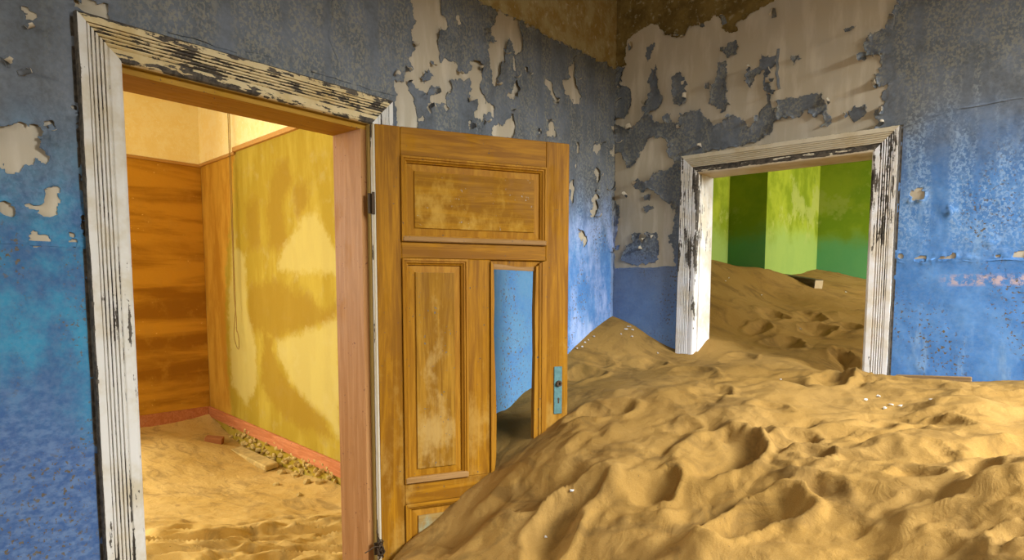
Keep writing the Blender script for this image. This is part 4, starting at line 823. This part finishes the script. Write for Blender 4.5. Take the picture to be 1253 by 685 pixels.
def sand_height(X, Y):
    Z = tps(MAIN, X, Y)
    calm = np.clip(1 - np.exp(-((X / 0.5) ** 2 + (Y / 0.55) ** 2)), 0, 1)                     # the clean cone in the corner
    dd = (X - 0.05) * 0.897 - (Y + 1.996) * 0.442                                             # distance from the door's face
    calm = calm * np.clip((dd - 0.02) / 0.25, 0.12, 1) * np.clip((Z - 0.15) / 0.3, 0.2, 1)
    wall = np.clip(np.where(Y < 0, -Y, np.abs(Y - 0.17) + 0.05) / 0.25, 0.15, 1)
    wall = wall * np.where((X > 1.6) & (Y < 0), np.clip((-Y - 0.1) / 0.35, 0.04, 1), 1)       # a smooth lap of sand along the blue wall
    wx = X + 0.05 * fbm(X * 3, Y * 3, 11, 3); wy = Y + 0.05 * fbm(X * 3 + 9, Y * 3, 12, 3)
    c, s = math.cos(0.45), math.sin(0.45)
    a = wx * c + wy * s; b = -wx * s + wy * c
    n1 = fbm(a * 2.6, b * 3.4, 21, 3, 0.5); n2 = 1 - np.abs(fbm(a * 5.4, b * 7.6, 31, 2, 0.5)) * 1.5; n3 = 1 - np.abs(fbm(a * 12, b * 15, 41, 3)) * 1.4
    rough = np.clip(0.55 + 0.8 * fbm(X * 1.7, Y * 1.7, 81, 2), 0.1, 1.4)
    rel = 0.038 * n1 + 0.034 * n2 * rough + 0.016 * n3 * rough + 0.005 * (1 - np.abs(fbm(a * 27, b * 31, 45, 2)) * 1.4) * rough
    Z = Z + (rel - 0.022) * calm * wall + pit_field(X, Y) * np.clip(wall, 0.3, 1)
    Z = Z + 0.0015 * fbm(X * 26, Y * 26, 61, 3)
    # thin runnels down the slip face against the door
    slip = np.exp(-((dd - 0.10) / 0.12) ** 2) * (Y < -1.0) * (X < 0.8)
    Z = Z + 0.004 * slip * fbm(dd * 22 + Y * 9, (X * 0.442 + Y * 0.897) * 3.0, 71, 3)
    return Z


def sand_mesh(name, xs, ys, fn, material, drop=None):
    X, Y = np.meshgrid(xs, ys, indexing='ij'); Z = fn(X, Y)
    I = np.arange(X.size).reshape(X.shape)
    F = np.stack([I[:-1, :-1], I[1:, :-1], I[1:, 1:], I[:-1, 1:]], -1).reshape(-1, 4)
    if drop is not None:
        cx = X.ravel()[F].mean(1); cy = Y.ravel()[F].mean(1); F = F[~drop(cx, cy)]
    used, inv_ = np.unique(F, return_inverse=True)
    V = np.stack([X, Y, Z], -1).reshape(-1, 3)[used]
    return big_mesh(name, V, inv_.reshape(-1, 4), material)


xs = axis((0.002, 0.606, 0.011), (0.606, 1.519, 0.011), (1.519, 2.35, 0.012), (2.35, 3.598, 0.05))
ys = axis((-6.19, -2.6, 0.06), (-2.6, -2.1, 0.02), (-2.1, -0.002, 0.010), (-0.002, 0.172, 0.0105), (0.172, 1.2, 0.014), (1.2, 3.56, 0.022))
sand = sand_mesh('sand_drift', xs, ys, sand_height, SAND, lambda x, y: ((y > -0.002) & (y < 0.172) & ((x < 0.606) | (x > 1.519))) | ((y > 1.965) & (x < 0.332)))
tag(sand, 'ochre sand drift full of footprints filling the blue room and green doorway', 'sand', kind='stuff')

FAR = [(-5.33, -1.048, -0.011), (-5.33, -0.695, -0.013), (-5.33, -0.332, 0.037), (-5.17, -0.312, -0.024), (-4.583, -0.355, -0.187), (-3.781, -0.414, -0.238), (-3.094, -0.464, -0.249), (-2.47, -0.51, -0.193), (-4.539, -0.897, -0.08), (-3.746, -0.693, -0.24), (-3.83, -1.414, -0.1), (-3.149, -1.357, -0.2), (-2.487, -0.839, -0.26), (-2.251, -0.678, -0.25), (-2.641, -1.048, -0.24), (-2.965, -1.868, -0.1), (-2.168, -2.06, -0.1), (-2.053, -1.559, -0.16), (-1.656, -1.084, -0.2), (-1.642, -2.35, -0.05), (-1.324, -1.931, -0.1), (-0.949, -1.554, -0.12), (-0.2, -0.7, -0.2), (-0.2, -2.2, -0.05), (-0.2, -3.0, 0.0), (-0.2, -5.0, 0.0), (-5.3, -3.0, 0.0), (-5.3, -6.0, 0.0), (-0.2, -6.3, 0.0), (-2.5, -4.0, 0.0), (-2.5, -6.3, 0.0)]


def far_height(X, Y):
    Z = tps(FAR, X, Y)
    wx = X + 0.08 * fbm(X * 2, Y * 2, 111, 3); wy = Y + 0.08 * fbm(X * 2 + 5, Y * 2, 112, 3)
    c, s = math.cos(0.75), math.sin(0.75); a = wx * c + wy * s; b = -wx * s + wy * c
    fore = np.clip((X + 2.55 - 0.35 * (Y + 1.5)) / 0.7, 0, 1)
    n = 1 - np.abs(fbm(a * 2.2, b * 5.5, 121, 3, 0.45)) * 1.6; m = fbm(a * 4.5, b * 9, 131, 3)
    Z = Z + fore * (0.065 * n + 0.022 * m - 0.03) + 0.006 * fbm(X * 5, Y * 5, 141, 3) * (1 - fore)
    return Z


xf = axis((-5.305, -3.0, 0.03), (-3.0, -0.202, 0.016)); yf = axis((-6.38, -3.2, 0.08), (-3.2, -0.3, 0.018))
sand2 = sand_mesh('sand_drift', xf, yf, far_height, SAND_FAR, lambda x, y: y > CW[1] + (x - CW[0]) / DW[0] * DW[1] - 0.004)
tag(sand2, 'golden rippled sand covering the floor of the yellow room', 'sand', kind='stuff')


# ------------------------------------------------------------------ things lying about
def lump(name, loc, r, material, seed, squash=(1, 1, 0.7)):
    bm = bmesh.new(); bmesh.ops.create_icosphere(bm, subdivisions=1, radius=1.0); rn = random.Random(seed)
    for v in bm.verts:
        k = r * rn.uniform(0.72, 1.2); v.co = Vector((v.co.x * squash[0], v.co.y * squash[1], v.co.z * squash[2])) * k
    o = bm_obj(name, bm, material); o.location = loc; o.rotation_euler = (0, 0, rn.uniform(0, 6)); return o


def at1(x, y, fn): return float(fn(np.array([float(x)]), np.array([float(y)]))[0])


# beam in the green room
bx, by = 0.74, 2.10
bm = bmesh.new(); add_box(bm, -0.42, 0.0, -0.05, 0.05, -0.045, 0.045, 0.006)
beam = bm_obj('fallen_timber', bm, BEAMWOOD)
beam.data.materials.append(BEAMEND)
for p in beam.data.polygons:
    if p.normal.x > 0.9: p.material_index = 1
beam.location = (bx, by, at1(bx, by, sand_height) + 0.03); beam.rotation_euler = (0, math.radians(8), math.radians(-28))
tag(beam, 'dark timber beam end jutting from the sand crest in the green room', 'timber')
# thin plank against the blue wall
bm = bmesh.new(); add_box(bm, -0.16, 0.15, -0.012, 0.012, -0.012, 0.012, 0.003)
plank = bm_obj('wood_plank', bm, PLANKWOOD); plank.location = (1.83, -0.045, max(at1(1.70, -0.06, sand_height), at1(1.83, -0.06, sand_height), at1(1.96, -0.06, sand_height)) + 0.004); plank.rotation_euler = (0, math.radians(-3), 0)
tag(plank, 'thin weathered wooden strip lying on sand at the foot of the blue wall', 'plank')
# brick half buried in the golden room
bm = bmesh.new(); add_box(bm, -0.09, 0.09, -0.05, 0.05, -0.04, 0.06, 0.008)
brick = bm_obj('brick', bm, BRICK); brick.location = (-4.554, -0.621, -0.143); brick.location.z = at1(brick.location.x, brick.location.y, far_height); brick.rotation_euler = (0.1, 0.15, 0.9)
tag(brick, 'single reddish brick half buried in the golden sand near the room corner', 'brick')
# plaster fallen along the stained wall
RUB = [(-2.749, -0.628, 0.05), (-2.598, -0.592, 0.045), (-3.075, -0.544, 0.045), (-3.271, -0.573, 0.05), (-2.979, -0.797, 0.035), (-2.566, -0.821, 0.03)]
WORDS = ['first', 'second', 'third', 'fourth', 'fifth', 'sixth', 'seventh', 'eighth', 'ninth', 'tenth', 'eleventh', 'twelfth', 'thirteenth', 'fourteenth', 'fifteenth', 'sixteenth']
for i, (x, y, r) in enumerate(RUB):
    o = lump('plaster_lump', (x, y, at1(x, y, far_height) + r * 0.25), r, RUBBLE, 300 + i)
    tag(o, f'broken ochre plaster lump in the yellow room sand, {WORDS[i]} from the wooden doorpost', 'rubble', 'rubble under the pink skirting')
for k, (x, y, z, r) in enumerate(CORE):
    o = lump('core_stone', (x, y, z), r, RUBBLE, 500 + k, (1.2, 0.6, 0.8)); o.parent = wall_y
# slab of render lying in the trough
bm = bmesh.new(); add_box(bm, -0.42, 0.42, -0.07, 0.07, -0.03, 0.03, 0.012)
slab = bm_obj('render_slab', bm, RUBBLE); slab.location = (-3.884, -0.535, -0.231); slab.location.z = at1(slab.location.x, slab.location.y, far_height) + 0.012; slab.rotation_euler = (0.12, 0.02, math.radians(-4))
tag(slab, 'long pale slab of fallen render in the sand beside the skirting', 'rubble')
# wire hanging from the rail
WX = np.array([-4.36, -0.371]) + NW * 0.06
def wp(dt, z, dn=0.0): p = WX + DW * dt + NW * dn; return (p[0], p[1], z)
ww = tube('hanging_wire', [[wp(0.0, 3.7), wp(0.0, 3.2), wp(-0.01, 2.4), wp(0.0, 1.75), wp(-0.02, 1.4), wp(0.03, 1.2), wp(0.02, 1.05)],
                           [wp(0.04, 3.7), wp(0.035, 3.0), wp(0.02, 2.2), wp(0.01, 1.75), wp(0.02, 1.35), wp(-0.01, 1.2), wp(-0.07, 0.98), wp(0.06, 0.83), wp(0.08, 0.97), wp(0.01, 1.1)]], 0.0045, flat('old_wire', (0.32, 0.2, 0.05)))
tag(ww, 'thin old cable hanging in a loose loop on the stained yellow wall', 'wire')

# chips of white paint on the sand, lying where they fell
seen = {}
CHIPS.sort(key=lambda c: (c[0] ** 2 + c[1] ** 2) if c[0] < 0.6 else (c[0] if c[1] > 0 else 9 - c[0]))
for i, (x, y) in enumerate(CHIPS):
    rn = random.Random(900 + i); bm = bmesh.new(); n = 6
    R = rn.uniform(0.005, 0.010)
    if i < 2: R = 0.016
    a = [bm.verts.new((R * rn.uniform(.6, 1.2) * math.cos(k * 6.283 / n), R * 0.7 * rn.uniform(.6, 1.2) * math.sin(k * 6.283 / n), 0.003 + rn.uniform(0, 0.008))) for k in range(n)]
    b = [bm.verts.new((v.co.x, v.co.y, v.co.z - 0.003)) for v in a]
    bm.faces.new(a); bm.faces.new(b[::-1])
    for k in range(n): bm.faces.new((a[k], b[k], b[(k + 1) % n], a[(k + 1) % n]))
    o = bm_obj('paint_chip', bm, CHIPWHITE); z = at1(x, y, sand_height); o.location = (x, y, z + 0.001)
    if x < 0.6 and y > -0.9 and y < 0: k, gl = 'cone', ('white paint chip on the corner sand cone, {} out from the corner', 'paint chips on the corner sand cone')
    elif y > 0: k, gl = 'door', ('white paint chip on sand in the green doorway, {} from its left post', 'paint chips in the green doorway')
    else: k, gl = 'floor', ('white paint chip on the trodden sand, {} from the right picture edge', 'paint chips on the trodden sand')
    n = seen[k] = seen.get(k, -1) + 1
    tag(o, gl[0].format(WORDS[n]), 'paint chip', gl[1])
